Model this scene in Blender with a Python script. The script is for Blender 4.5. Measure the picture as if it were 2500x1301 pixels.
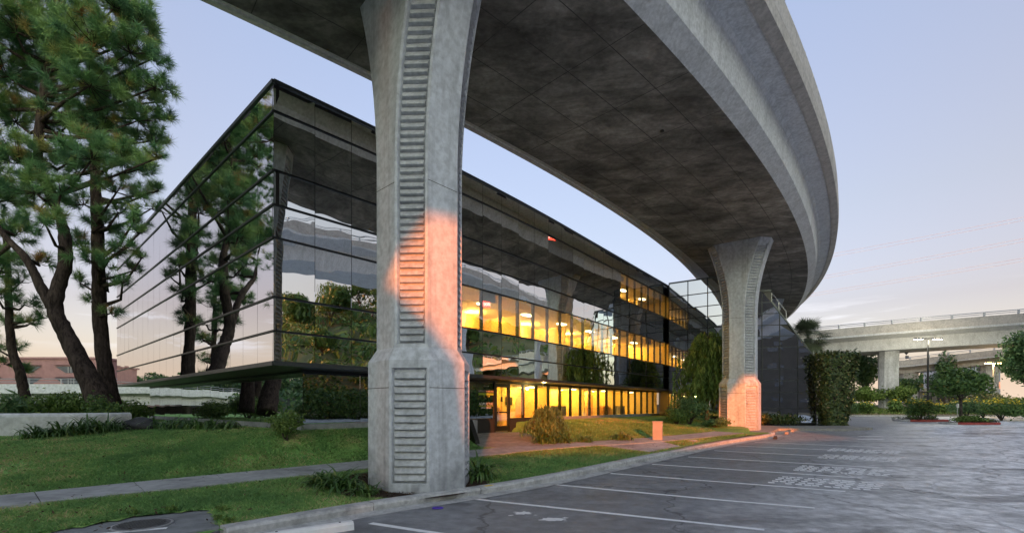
import bpy, bmesh, math, random
import numpy as np
from mathutils import Matrix, Vector

for _o in list(bpy.data.objects):
    bpy.data.objects.remove(_o, do_unlink=True)
SC = bpy.context.scene
COL = SC.collection
R = math.radians

# ------------------------------------------------------------------ camera
CAM_H = 1.95
cam_d = bpy.data.cameras.new('camera')
cam_d.sensor_width = 36.0
cam_d.lens = 17.0                 # shift lens, level camera
cam_d.shift_y = 0.1358
cam_d.clip_end = 6000
cam = bpy.data.objects.new('camera', cam_d)
cam.location = (0, 0, CAM_H)
cam.rotation_euler = (R(90), 0, 0)
COL.objects.link(cam)
SC.camera = cam

# ------------------------------------------------------------------ sky and sun
SUN_EL = R(9.0)
SUN_DIR = Vector((0.0, -math.cos(SUN_EL), math.sin(SUN_EL)))   # from the scene towards the sun
world = bpy.data.worlds.new('World')
SC.world = world
world.use_nodes = True
wn = world.node_tree.nodes
wl = world.node_tree.links
wn.clear()
w_out = wn.new('ShaderNodeOutputWorld')
w_bg = wn.new('ShaderNodeBackground')
w_sky = wn.new('ShaderNodeTexSky')
w_sky.sky_type = 'NISHITA'
w_sky.sun_disc = False
w_sky.sun_elevation = SUN_EL
w_sky.sun_rotation = R(180)
w_sky.altitude = 50
w_sky.air_density = 1.0
w_sky.dust_density = 6.0
w_sky.ozone_density = 2.0
SKY_STRENGTH = 0.15
w_bg.inputs['Strength'].default_value = SKY_STRENGTH
# the same dusk haze all round the horizon: lavender overhead, cream low down
w_tc = wn.new('ShaderNodeTexCoord')
w_sep = wn.new('ShaderNodeSeparateXYZ')
w_ramp = wn.new('ShaderNodeValToRGB')
w_ns = wn.new('ShaderNodeVectorMath'); w_ns.operation = 'SCALE'
w_ns.inputs['Scale'].default_value = 1.0
w_tn = wn.new('ShaderNodeVectorMath'); w_tn.operation = 'MULTIPLY'
w_tn.inputs[1].default_value = (.60, .80, .92)
w_add = wn.new('ShaderNodeVectorMath'); w_add.operation = 'ADD'
wl.new(w_tc.outputs['Generated'], w_sep.inputs[0])
wl.new(w_sep.outputs['Z'], w_ramp.inputs['Fac'])
K = 1.0 / SKY_STRENGTH
cr = w_ramp.color_ramp
stops = [(0.0, (.40, .31, .24)), (.07, (.285, .19, .14)), (.17, (.185, .078, .02)), (.33, (.155, .082, .02)), (.62, (.125, .10, .095)), (1.0, (.13, .125, .15))]
cr.elements[0].position, cr.elements[1].position = 0.0, 1.0
for pos, c in stops[1:-1]:
    cr.elements.new(pos)
for e, (pos, c) in zip(cr.elements, stops):
    e.position = pos
    e.color = (c[0], c[1], c[2], 1)
w_sc = wn.new('ShaderNodeVectorMath'); w_sc.operation = 'SCALE'
w_sc.inputs['Scale'].default_value = K
wl.new(w_ramp.outputs['Color'], w_sc.inputs[0])
wl.new(w_sky.outputs['Color'], w_tn.inputs[0])
wl.new(w_tn.outputs[0], w_ns.inputs[0])
wl.new(w_ns.outputs[0], w_add.inputs[0])
wl.new(w_sc.outputs[0], w_add.inputs[1])
# a few thin evening cloud streaks low over the horizon
w_map = wn.new('ShaderNodeMapping')
w_map.inputs['Scale'].default_value = (1.6, 1.6, 16.0)
w_map.inputs['Location'].default_value = (0.35, 0.1, 0.2)
w_noise = wn.new('ShaderNodeTexNoise')
w_noise.inputs['Scale'].default_value = 2.2
w_noise.inputs['Detail'].default_value = 6
w_noise.inputs['Roughness'].default_value = .6
wl.new(w_tc.outputs['Generated'], w_map.inputs[0])
wl.new(w_map.outputs[0], w_noise.inputs[0])
w_cr = wn.new('ShaderNodeMapRange')
w_cr.inputs['From Min'].default_value = .53
w_cr.inputs['From Max'].default_value = .66
wl.new(w_noise.outputs['Fac'], w_cr.inputs['Value'])
w_b1 = wn.new('ShaderNodeMapRange'); w_b1.interpolation_type = 'SMOOTHSTEP'
w_b1.inputs['From Min'].default_value = .08; w_b1.inputs['From Max'].default_value = .12
wl.new(w_sep.outputs['Z'], w_b1.inputs['Value'])
w_b2 = wn.new('ShaderNodeMapRange'); w_b2.interpolation_type = 'SMOOTHSTEP'
w_b2.inputs['From Min'].default_value = .15; w_b2.inputs['From Max'].default_value = .19
w_b2.inputs['To Min'].default_value = 1; w_b2.inputs['To Max'].default_value = 0
wl.new(w_sep.outputs['Z'], w_b2.inputs['Value'])
w_m1 = wn.new('ShaderNodeMath'); w_m1.operation = 'MULTIPLY'
w_m2 = wn.new('ShaderNodeMath'); w_m2.operation = 'MULTIPLY'
wl.new(w_b1.outputs[0], w_m1.inputs[0]); wl.new(w_b2.outputs[0], w_m1.inputs[1])
wl.new(w_m1.outputs[0], w_m2.inputs[0]); wl.new(w_cr.outputs[0], w_m2.inputs[1])
w_m3 = wn.new('ShaderNodeMath'); w_m3.operation = 'MULTIPLY'; w_m3.inputs[1].default_value = .55
wl.new(w_m2.outputs[0], w_m3.inputs[0])
w_cl = wn.new('ShaderNodeMix'); w_cl.data_type = 'RGBA'
w_cl.inputs['B'].default_value = (.50 * K, .50 * K, .54 * K, 1)
wl.new(w_m3.outputs[0], w_cl.inputs['Factor'])
wl.new(w_add.outputs[0], w_cl.inputs['A'])
wl.new(w_cl.outputs['Result'], w_bg.inputs['Color'])
wl.new(w_bg.outputs[0], w_out.inputs['Surface'])

sun_d = bpy.data.lights.new('sun', 'SUN')
sun_d.energy = 2.9
sun_d.angle = R(0.2)
sun_d.color = (1.0, 0.22, 0.03)
sun = bpy.data.objects.new('sun', sun_d)
sun.rotation_euler = SUN_DIR.to_track_quat('Z', 'Y').to_euler()
sun.location = (0, -50, 40)
COL.objects.link(sun)

SC.view_settings.view_transform = 'Standard'
SC.view_settings.look = 'None'
SC.view_settings.exposure = 1.32
SC.view_settings.gamma = 1.0
SC.view_settings.use_curve_mapping = False
SC.cycles.use_denoising = True
SC.cycles.max_bounces = 8
SC.cycles.glossy_bounces = 5
SC.cycles.transparent_max_bounces = 12
SC.cycles.sample_clamp_indirect = 6.0
SC.cycles.caustics_reflective = False
SC.cycles.caustics_refractive = False

# ------------------------------------------------------------------ helpers
def P(u, v, d):
    """survey point: sight-line (u, v) on the 2500 px survey photo, d metres ahead -> metres"""
    return Vector(((u - 1250) / 1180 * d, d, CAM_H + (990 - v) / 1180 * d))

def tag(o, label, cat, group=None):
    o['label'] = label
    o['category'] = cat
    if group:
        o['group'] = group
    return o

def struct(o):
    o['kind'] = 'structure'
    return o

def stuff(o):
    o['kind'] = 'stuff'
    return o

def thing(name, label, cat, loc=(0, 0, 0), rz=0.0, group=None):
    o = bpy.data.objects.new(name, None)
    o.empty_display_size = .2
    o.location = loc
    o.rotation_euler = (0, 0, rz)
    COL.objects.link(o)
    return tag(o, label, cat, group)

def adopt(o, parent):
    """parent o, whose coordinates are in world metres"""
    o.parent = parent
    M = Matrix.Translation(parent.location) @ parent.rotation_euler.to_matrix().to_4x4()
    if parent.parent:
        pp = parent.parent
        M = (Matrix.Translation(pp.location) @ pp.rotation_euler.to_matrix().to_4x4()) @ parent.matrix_parent_inverse @ M
    o.matrix_parent_inverse = M.inverted()

def obj(name, me, parent=None, local=False):
    o = bpy.data.objects.new(name, me)
    COL.objects.link(o)
    if parent is not None:
        if local:
            o.parent = parent
        else:
            adopt(o, parent)
    return o

def np_mesh(name, V, F, mat, smooth=False, tint=None):
    """V (n,3), F (m,k) constant k"""
    me = bpy.data.meshes.new(name)
    V = np.asarray(V, dtype=np.float32); F = np.asarray(F, dtype=np.int32)
    n, (m, k) = len(V), F.shape
    me.vertices.add(n); me.vertices.foreach_set('co', V.ravel())
    me.loops.add(m * k); me.loops.foreach_set('vertex_index', F.ravel())
    me.polygons.add(m)
    me.polygons.foreach_set('loop_start', np.arange(0, m * k, k, dtype=np.int32))
    me.polygons.foreach_set('loop_total', np.full(m, k, dtype=np.int32))
    me.polygons.foreach_set('use_smooth', np.full(m, bool(smooth)))
    if tint is not None:
        at = me.attributes.new('tint', 'FLOAT', 'POINT')
        at.data.foreach_set('value', np.asarray(tint, dtype=np.float32))
    me.update(calc_edges=True)
    me.materials.append(mat)
    return me

class MB:
    def __init__(self):
        self.v = []; self.f = []; self.m = []
    def add(self, vs, fs, mi=0):
        b = len(self.v)
        self.v += [tuple(x) for x in vs]
        self.f += [tuple(b + i for i in f) for f in fs]
        self.m += [mi] * len(fs)
        return self
    def box(self, c, s, rz=0.0, mi=0, taper=1.0):
        cx, cy, cz = c; a, b, h = s[0] / 2, s[1] / 2, s[2] / 2
        co, si = math.cos(rz), math.sin(rz)
        vs = []
        for z, k in ((-h, 1.0), (h, taper)):
            for x, y in ((-a, -b), (a, -b), (a, b), (-a, b)):
                x *= k; y *= k
                vs.append((cx + x * co - y * si, cy + x * si + y * co, cz + z))
        return self.add(vs, [(3, 2, 1, 0), (4, 5, 6, 7), (0, 1, 5, 4), (1, 2, 6, 5), (2, 3, 7, 6), (3, 0, 4, 7)], mi)
    def beam(self, p0, p1, w, h, mi=0, up=(0, 0, 1)):
        p0, p1 = Vector(p0), Vector(p1)
        d = (p1 - p0).normalized(); up = Vector(up)
        s = d.cross(up)
        if s.length < 1e-5:
            s = d.cross(Vector((1, 0, 0)))
        s.normalize(); t = s.cross(d)
        vs = []
        for p in (p0, p1):
            for a, b in ((-1, -1), (1, -1), (1, 1), (-1, 1)):
                vs.append(p + s * (a * w / 2) + t * (b * h / 2))
        return self.add(vs, [(3, 2, 1, 0), (4, 5, 6, 7), (0, 1, 5, 4), (1, 2, 6, 5), (2, 3, 7, 6), (3, 0, 4, 7)], mi)
    def tube(self, pts, rad, n=8, mi=0, cap=True, bump=0.0, rng=None):
        pts = [Vector(p) for p in pts]
        rings = []
        ref = Vector((.31, .92, .17)).normalized()
        for i, p in enumerate(pts):
            d = (pts[min(i + 1, len(pts) - 1)] - pts[max(i - 1, 0)]).normalized()
            s = d.cross(ref)
            if s.length < .1:
                s = d.cross(Vector((1, 0, 0)))
            s.normalize(); t = d.cross(s)
            ring = []
            for k in range(n):
                a = 2 * math.pi * k / n
                r = rad[i] * (1 + (rng.uniform(-bump, bump) if rng else 0))
                ring.append(p + (s * math.cos(a) + t * math.sin(a)) * r)
            rings.append(ring)
        b = len(self.v)
        for r in rings:
            self.v += [tuple(q) for q in r]
        for i in range(len(rings) - 1):
            for k in range(n):
                k2 = (k + 1) % n
                self.f.append((b + i * n + k, b + i * n + k2, b + (i + 1) * n + k2, b + (i + 1) * n + k)); self.m.append(mi)
        if cap:
            self.f.append(tuple(b + k for k in reversed(range(n)))); self.m.append(mi)
            self.f.append(tuple(b + (len(rings) - 1) * n + k for k in range(n))); self.m.append(mi)
        return self
    def prism(self, poly, z0, z1, mi=0):
        n = len(poly)
        vs = [(x, y, z0) for x, y in poly] + [(x, y, z1) for x, y in poly]
        fs = [tuple(reversed(range(n))), tuple(range(n, 2 * n))]
        fs += [(i, (i + 1) % n, n + (i + 1) % n, n + i) for i in range(n)]
        return self.add(vs, fs, mi)
    def lathe(self, prof, n=12, c=(0, 0, 0), mi=0):
        b = len(self.v)
        for r, z in prof:
            for k in range(n):
                a = 2 * math.pi * k / n
                self.v.append((c[0] + r * math.cos(a), c[1] + r * math.sin(a), c[2] + z))
        for i in range(len(prof) - 1):
            for k in range(n):
                k2 = (k + 1) % n
                self.f.append((b + i * n + k, b + i * n + k2, b + (i + 1) * n + k2, b + (i + 1) * n + k)); self.m.append(mi)
        self.f.append(tuple(b + k for k in reversed(range(n)))); self.m.append(mi)
        self.f.append(tuple(b + (len(prof) - 1) * n + k for k in range(n))); self.m.append(mi)
        return self
    def mesh(self, name, mats, smooth=False):
        me = bpy.data.meshes.new(name)
        me.from_pydata(self.v, [], self.f)
        if not isinstance(mats, (list, tuple)):
            mats = [mats]
        for m in mats:
            me.materials.append(m)
        me.polygons.foreach_set('material_index', self.m)
        me.polygons.foreach_set('use_smooth', [bool(smooth)] * len(self.f))
        me.update()
        return me
    def build(self, name, mats, parent=None, smooth=False, local=False):
        return obj(name, self.mesh(name, mats, smooth), parent, local)

def copy_tree(o, parent=None):
    c = o.copy()
    COL.objects.link(c)
    c.parent = parent
    if parent is not None:
        c.matrix_parent_inverse = o.matrix_parent_inverse.copy()
    for ch in list(o.children):
        copy_tree(ch, c)
    return c

# ------------------------------------------------------------------ materials
class NT:
    def __init__(self, name):
        self.m = bpy.data.materials.new(name)
        self.m.use_nodes = True
        self.n = self.m.node_tree.nodes; self.l = self.m.node_tree.links
        self.n.clear()
        self.out = self.n.new('ShaderNodeOutputMaterial')
        self.tc = self.n.new('ShaderNodeTexCoord')
    def new(self, t, **kw):
        x = self.n.new(t)
        for k, v in kw.items():
            setattr(x, k, v)
        return x
    def link(self, a, b):
        self.l.new(a, b)
    def coords(self, scale=(1, 1, 1), kind='Object', rot=(0, 0, 0)):
        mp = self.new('ShaderNodeMapping')
        mp.inputs['Scale'].default_value = scale
        mp.inputs['Rotation'].default_value = rot
        self.link(self.tc.outputs[kind], mp.inputs[0])
        return mp.outputs[0]
    def noise(self, vec, scale, detail=5, rough=.55, dist=0.0):
        x = self.new('ShaderNodeTexNoise')
        x.inputs['Scale'].default_value = scale
        x.inputs['Detail'].default_value = detail
        x.inputs['Roughness'].default_value = rough
        x.inputs['Distortion'].default_value = dist
        self.link(vec, x.inputs['Vector'])
        return x.outputs['Fac']
    def ramp(self, fac, stops):
        x = self.new('ShaderNodeValToRGB')
        e = x.color_ramp.elements
        e[0].position, e[1].position = stops[0][0], stops[-1][0]
        for p, c in stops[1:-1]:
            e.new(p)
        for el, (p, c) in zip(e, stops):
            el.position = p
            el.color = (*c, 1) if len(c) == 3 else c
        self.link(fac, x.inputs['Fac'])
        return x.outputs['Color']
    def rng(self, fac, a, b, c=0.0, d=1.0):
        x = self.new('ShaderNodeMapRange')
        for k, v in zip(('From Min', 'From Max', 'To Min', 'To Max'), (a, b, c, d)):
            x.inputs[k].default_value = v
        self.link(fac, x.inputs['Value'])
        return x.outputs[0]
    def mix(self, a, b, fac, mode='MIX'):
        x = self.new('ShaderNodeMix'); x.data_type = 'RGBA'; x.blend_type = mode
        for s, key in ((a, 'A'), (b, 'B')):
            if isinstance(s, tuple):
                x.inputs[key].default_value = (*s, 1)
            else:
                self.link(s, x.inputs[key])
        if isinstance(fac, (int, float)):
            x.inputs['Factor'].default_value = fac
        else:
            self.link(fac, x.inputs['Factor'])
        return x.outputs['Result']
    def bump(self, h, dist, strength=1.0):
        x = self.new('ShaderNodeBump')
        x.inputs['Distance'].default_value = dist
        x.inputs['Strength'].default_value = strength
        self.link(h, x.inputs['Height'])
        return x.outputs['Normal']
    def principled(self, color, rough=.7, normal=None, spec=.5, metal=0.0, **kw):
        x = self.new('ShaderNodeBsdfPrincipled')
        if isinstance(color, tuple):
            x.inputs['Base Color'].default_value = (*color, 1)
        else:
            self.link(color, x.inputs['Base Color'])
        if isinstance(rough, (int, float)):
            x.inputs['Roughness'].default_value = rough
        else:
            self.link(rough, x.inputs['Roughness'])
        x.inputs['Specular IOR Level'].default_value = spec
        x.inputs['Metallic'].default_value = metal
        if normal is not None:
            self.link(normal, x.inputs['Normal'])
        for k, v in kw.items():
            x.inputs[k].default_value = v
        self.link(x.outputs[0], self.out.inputs['Surface'])
        return x
    def shader(self, s):
        self.link(s, self.out.inputs['Surface'])

def m_plain(name, c, rough=.6, var=.15, scale=6.0, spec=.4, metal=0.0, bump=0.0):
    t = NT(name)
    n = t.noise(t.coords(), scale, 5)
    lo = tuple(x * (1 - var) for x in c); hi = tuple(min(1, x * (1 + var)) for x in c)
    col = t.ramp(n, [(.3, lo), (.7, hi)])
    nrm = t.bump(t.noise(t.coords(), scale * 8, 3), bump) if bump else None
    t.principled(col, rough, nrm, spec, metal)
    return t.m

def m_concrete(name, c, stain=.35, streak=(1, 1, .25), scale=1.2, rough=.85, pits=True, grain=40, damp=False):
    t = NT(name)
    v = t.coords()
    vs = t.coords(streak)
    a = t.noise(vs, scale, 8, .62, .3)
    b = t.noise(v, scale * 5, 6, .6)
    lo = tuple(x * (1 - stain) for x in c); hi = tuple(min(1, x * (1 + stain * .45)) for x in c)
    col = t.ramp(a, [(.28, lo), (.5, c), (.75, hi)])
    dk = t.rng(b, .36, .62, .72, 1.06)
    col = t.mix(col, dk, .8, 'MULTIPLY')
    if pits:
        pv = t.new('ShaderNodeTexVoronoi'); pv.inputs['Scale'].default_value = 3.1
        t.link(t.noise(v, 2.0, 2), pv.inputs['Randomness'])
        t.link(v, pv.inputs['Vector'])
        pit = t.rng(pv.outputs['Distance'], .02, .09, .72, 1.0)
        col = t.mix(col, pit, .8, 'MULTIPLY')
    if damp:
        sp = t.new('ShaderNodeSeparateXYZ'); t.link(t.tc.outputs['Object'], sp.inputs[0])
        ad = t.new('ShaderNodeMath'); ad.operation = 'MULTIPLY_ADD'; ad.inputs[1].default_value = -2.6
        t.link(t.noise(v, .9, 5, .6), ad.inputs[0]); t.link(sp.outputs['Z'], ad.inputs[2])
        col = t.mix(col, t.rng(ad.outputs[0], -1.0, -.45, .72, 1.0), 1.0, 'MULTIPLY')
        run = t.noise(t.coords((3.2, 3.2, .10)), 1.3, 4, .6)
        col = t.mix(col, t.rng(run, .52, .68, 1.0, .74), 1.0, 'MULTIPLY')
    g = t.noise(v, grain, 4, .6)
    t.principled(col, rough, t.bump(g, .006), .3)
    return t.m

def m_tint(name, stops, rough=.6, spec=.3, trans=.0):
    """foliage: colour per leaf from the 'tint' attribute"""
    t = NT(name)
    at = t.new('ShaderNodeAttribute'); at.attribute_name = 'tint'
    col = t.ramp(at.outputs['Fac'], stops)
    if trans:
        p = t.principled(col, rough, None, spec)
        tr = t.new('ShaderNodeBsdfTranslucent')
        t.link(col, tr.inputs['Color'])
        mx = t.new('ShaderNodeMixShader'); mx.inputs[0].default_value = trans
        t.link(p.outputs[0], mx.inputs[1]); t.link(tr.outputs[0], mx.inputs[2])
        t.shader(mx.outputs[0])
    else:
        t.principled(col, rough, None, spec)
    return t.m

def m_mirror(name, tint, back, refl, wave=.0035, wscale=.9, through=False):
    """coated facade glass: mirror film over dark or see-through glass"""
    t = NT(name)
    oi = t.new('ShaderNodeObjectInfo')
    v = t.new('ShaderNodeVectorMath'); v.operation = 'ADD'
    sc = t.new('ShaderNodeVectorMath'); sc.operation = 'SCALE'; sc.inputs['Scale'].default_value = 37.0
    cmb = t.new('ShaderNodeCombineXYZ')
    for k in range(3):
        t.link(oi.outputs['Random'], cmb.inputs[k])
    t.link(cmb.outputs[0], sc.inputs[0])
    t.link(t.coords((1.0, 1.0, 1.5)), v.inputs[0]); t.link(sc.outputs[0], v.inputs[1])
    n = t.noise(v.outputs[0], wscale, 1, .4)
    nrm = t.bump(n, wave)
    gl = t.new('ShaderNodeBsdfGlossy'); gl.inputs['Roughness'].default_value = .012
    gl.inputs['Color'].default_value = (*tint, 1)
    t.link(nrm, gl.inputs['Normal'])
    if through:
        b = t.new('ShaderNodeBsdfTransparent'); b.inputs['Color'].default_value = (*back, 1)
    else:
        b = t.new('ShaderNodeBsdfDiffuse'); b.inputs['Color'].default_value = (*back, 1)
    mx = t.new('ShaderNodeMixShader'); mx.inputs[0].default_value = refl
    t.link(b.outputs[0], mx.inputs[1]); t.link(gl.outputs[0], mx.inputs[2])
    t.shader(mx.outputs[0])
    return t.m

def m_emit(name, c, s):
    t = NT(name)
    e = t.new('ShaderNodeEmission')
    e.inputs['Color'].default_value = (*c, 1); e.inputs['Strength'].default_value = s
    t.shader(e.outputs[0])
    return t.m

M = {}
M['concrete'] = m_concrete('column concrete', (.60, .625, .66), .30, (1, 1, .35), 1.4, damp=True)
M['rib'] = m_concrete('ribbed concrete', (.52, .535, .555), .30, (1, 1, 1), 2.0, pits=False)
M['web'] = m_concrete('girder concrete', (.62, .635, .66), .22, (1, 1, .12), 2.0, pits=False)
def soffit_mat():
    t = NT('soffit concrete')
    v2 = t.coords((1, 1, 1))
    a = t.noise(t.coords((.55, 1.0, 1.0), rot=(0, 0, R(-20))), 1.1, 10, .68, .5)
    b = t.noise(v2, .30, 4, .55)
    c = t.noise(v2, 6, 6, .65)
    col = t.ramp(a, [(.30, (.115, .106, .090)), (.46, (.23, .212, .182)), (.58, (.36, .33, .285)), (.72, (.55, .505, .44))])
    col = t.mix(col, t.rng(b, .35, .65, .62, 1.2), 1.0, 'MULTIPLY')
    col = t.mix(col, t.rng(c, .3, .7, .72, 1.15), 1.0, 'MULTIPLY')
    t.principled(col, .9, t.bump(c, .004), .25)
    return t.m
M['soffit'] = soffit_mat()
M['pale'] = m_concrete('clean pale concrete', (.82, .80, .78), .12, (1, 1, 1), 1.5, pits=False)
M['joint'] = m_plain('form joint', (.075, .070, .062), .9, .3, 3)
M['fascia'] = m_concrete('fascia concrete', (.50, .47, .44), .25, (1, 1, 1), 1.5, pits=False)
M['kerb'] = m_concrete('kerb concrete', (.52, .52, .515), .4, (1, 1, 1), 2.2, pits=False)
M['walk'] = m_concrete('sidewalk concrete', (.40, .41, .42), .4, (1, 1, 1), .8, pits=False, grain=60)
M['walk2'] = m_concrete('entry concrete', (.31, .30, .28), .3, (1, 1, 1), .9, pits=False, grain=60)
M['pad'] = m_concrete('pad concrete', (.24, .25, .26), .3, (1, 1, 1), 1.0, pits=False, grain=60)
M['stucco'] = m_concrete('white stucco', (.68, .69, .71), .12, (1, 1, .5), 1.0, pits=False)
def asphalt_mat():
    t = NT('asphalt')
    v = t.coords()
    big = t.noise(v, .10, 4, .55, .4)
    mid = t.noise(t.coords((.45, 1.2, 1), rot=(0, 0, R(-25))), .5, 9, .68, .9)
    sml = t.noise(v, 3.2, 6, .65)
    fine = t.noise(v, 70, 3, .75)
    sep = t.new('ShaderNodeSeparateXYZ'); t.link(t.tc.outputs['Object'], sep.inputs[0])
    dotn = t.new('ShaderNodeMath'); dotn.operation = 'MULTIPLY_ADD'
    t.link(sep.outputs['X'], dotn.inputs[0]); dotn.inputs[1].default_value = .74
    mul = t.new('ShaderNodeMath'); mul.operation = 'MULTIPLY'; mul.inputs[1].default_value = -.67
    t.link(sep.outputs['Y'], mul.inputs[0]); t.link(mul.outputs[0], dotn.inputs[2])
    # the driving aisle beyond the stalls is pale from painted-in sky glare and wear
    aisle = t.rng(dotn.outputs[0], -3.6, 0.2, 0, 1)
    glare_wear = t.new('ShaderNodeMath'); glare_wear.operation = 'MULTIPLY'
    t.link(t.rng(mid, .36, .52, 0, 1), glare_wear.inputs[0]); t.link(aisle, glare_wear.inputs[1])
    glare_wear2 = t.new('ShaderNodeMath'); glare_wear2.operation = 'MULTIPLY'
    t.link(glare_wear.outputs[0], glare_wear2.inputs[0]); t.link(t.rng(sml, .30, .60, .5, 1), glare_wear2.inputs[1])
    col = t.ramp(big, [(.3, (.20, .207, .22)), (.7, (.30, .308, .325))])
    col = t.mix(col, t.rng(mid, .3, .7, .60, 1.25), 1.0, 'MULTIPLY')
    col = t.mix(col, (.85, .85, .855), glare_wear2.outputs[0])
    col = t.mix(col, t.rng(sml, .3, .7, .70, 1.22), 1.0, 'MULTIPLY')
    # hairline cracks and oil drips
    cw = t.new('ShaderNodeTexVoronoi'); cw.feature = 'DISTANCE_TO_EDGE'; cw.inputs['Scale'].default_value = .23
    wv = t.new('ShaderNodeVectorMath'); wv.operation = 'ADD'
    nz = t.new('ShaderNodeTexNoise'); nz.inputs['Scale'].default_value = 1.6; nz.inputs['Detail'].default_value = 6
    t.link(v, nz.inputs['Vector']); t.link(v, wv.inputs[0]); t.link(nz.outputs['Color'], wv.inputs[1])
    t.link(wv.outputs[0], cw.inputs['Vector'])
    crack = t.rng(cw.outputs['Distance'], .002, .010, .42, 1.0)
    col = t.mix(col, crack, .85, 'MULTIPLY')
    ol = t.new('ShaderNodeTexVoronoi'); ol.inputs['Scale'].default_value = .55
    t.link(wv.outputs[0], ol.inputs['Vector'])
    col = t.mix(col, t.rng(ol.outputs['Distance'], .03, .16, .55, 1.0), .9, 'MULTIPLY')
    col = t.mix(col, t.rng(fine, .25, .75, .62, 1.35), 1.0, 'MULTIPLY')
    rough = t.rng(mid, .3, .7, .50, .70)
    t.principled(col, rough, t.bump(fine, .012), .5)
    return t.m
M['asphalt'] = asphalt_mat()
def paint_mat():
    t = NT('worn road paint')
    v = t.coords()
    a = t.noise(v, 9, 6, .7)
    col = t.ramp(a, [(.28, (.35, .355, .37)), (.40, (.80, .805, .81)), (.7, (.88, .885, .89))])
    t.principled(col, .7, None, .3)
    return t.m
M['paint'] = paint_mat()
def lawn_mat():
    t = NT('lawn')
    v = t.coords()
    a = t.noise(v, .8, 5, .6)
    b = t.noise(v, 9, 4, .65)
    col = t.ramp(a, [(.32, (.14, .29, .075)), (.52, (.20, .38, .10)), (.62, (.29, .38, .12)), (.72, (.42, .33, .17))])
    col = t.mix(col, t.rng(b, .25, .75, .6, 1.25), 1.0, 'MULTIPLY')
    t.principled(col, .9, t.bump(b, .03), .2)
    return t.m
M['lawn'] = lawn_mat()
M['soil'] = m_plain('dry ground', (.20, .165, .11), .95, .35, .6, .2)
M['mulch'] = m_plain('bark mulch', (.060, .042, .032), .95, .5, 14, .2, bump=.03)
M['frame'] = m_plain('dark anodised frame', (.030, .034, .036), .38, .2, 8, .5, .6)
M['frame2'] = m_plain('frame cap', (.075, .085, .088), .35, .15, 5, .5, .5)
M['black'] = m_plain('black panel', (.018, .018, .018), .35, .3, 6)
M['granite'] = m_plain('dark granite', (.030, .028, .026), .7, .5, 60, .3)
M['sill'] = m_concrete('sill concrete', (.30, .31, .32), .3, (1, 1, 1), 1.0, pits=False)
M['glassL'] = m_mirror('mirror glass left', (.86, .87, .90), (.02, .022, .025), .90, .0016, 1.0)
M['glassR'] = m_mirror('mirror spandrel', (.88, .93, .92), (.014, .016, .016), .92, .0055, .9)
M['glassV'] = m_mirror('vision glass', (.86, .91, .90), (.98, .93, .82), .52, .005, .9, True)
M['glassG'] = m_mirror('ground floor glass', (.62, .66, .66), (.98, .93, .82), .42, .0024, .9, True)
M['glassW'] = m_mirror('wing glass', (.74, .80, .86), (.012, .014, .016), .85, .0030, .8)
M['glassD'] = m_mirror('dark glass', (.30, .33, .34), (.008, .008, .008), .9, .001, .8)
def clear_mat():
    t = NT('clear inner face')
    b = t.new('ShaderNodeBsdfTransparent'); t.shader(b.outputs[0]); return t.m
M['clear'] = clear_mat()
M['cream'] = m_plain('cream wall', (.80, .62, .26), .9, .05, 2)
M['wood'] = m_plain('honey wood wall', (.62, .34, .13), .6, .15, 3)
M['ceil'] = m_plain('ceiling tile', (.75, .68, .50), .9, .05, 2)
M['carpet'] = m_plain('carpet', (.20, .15, .09), .95, .2, 9)
M['white_e'] = m_emit('fluorescent panel', (1.0, .90, .55), 9.0)
M['lamp_w'] = m_emit('lamp lens', (1.0, .93, .72), 30.0)
M['lamp_o'] = m_emit('sodium lens', (1.0, .60, .20), 34.0)
M['exit'] = m_emit('exit red', (1.0, .05, .03), 3.0)
M['exit2'] = m_emit('exit letters', (1.0, .75, .7), 3.0)
M['white'] = m_plain('white paint', (.78, .78, .78), .6, .06, 9)
M['green'] = m_plain('lime vinyl', (.42, .66, .08), .5, .04, 3)
M['lime'] = m_plain('yellow green vinyl', (.62, .75, .10), .5, .04, 3)
M['yellow'] = m_plain('yellow marker', (.80, .55, .04), .5, .1, 9)
M['redkerb'] = m_plain('red kerb paint', (.34, .06, .05), .7, .3, 5)
M['steel'] = m_plain('galvanised steel', (.45, .46, .47), .4, .15, 12, .5, .7)
M['iron'] = m_plain('cast iron', (.10, .105, .11), .45, .3, 20, .5, .6)
M['bronze'] = m_plain('bronze post', (.022, .024, .028), .4, .2, 6, .5, .3)
M['boxpaint'] = m_plain('beige cabinet', (.36, .31, .28), .6, .08, 3)
M['blocker_skin'] = m_plain('brown cladding', (.11, .10, .085), .8, .2, .3)
M['brick'] = m_plain('red brick', (.36, .20, .19), .9, .12, 1.2)
M['win_far'] = m_plain('far window', (.09, .10, .12), .25, .3, 1.0, .6)
M['wire'] = m_plain('weathered wire', (.42, .43, .45), .6, .1, 3)
M['purple'] = m_plain('violet plastic', (.09, .05, .42), .4, .1, 4)
M['stone'] = m_plain('dark boulder', (.055, .057, .062), .8, .4, 3, .3, bump=.02)
def bark_mat(name, c):
    t = NT(name)
    v = t.coords((1, 1, .28))
    a = t.noise(v, 9, 7, .7, .6)
    b = t.noise(t.coords(), 1.2, 4)
    col = t.ramp(a, [(.34, tuple(x * .28 for x in c)), (.52, c), (.72, tuple(x * 1.7 for x in c))])
    col = t.mix(col, t.rng(b, .3, .7, .75, 1.2), 1.0, 'MULTIPLY')
    t.principled(col, .95, t.bump(a, .06), .15)
    return t.m
M['bark'] = bark_mat('pine bark', (.085, .062, .050))
M['bark2'] = bark_mat('grey bark', (.095, .080, .066))
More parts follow.
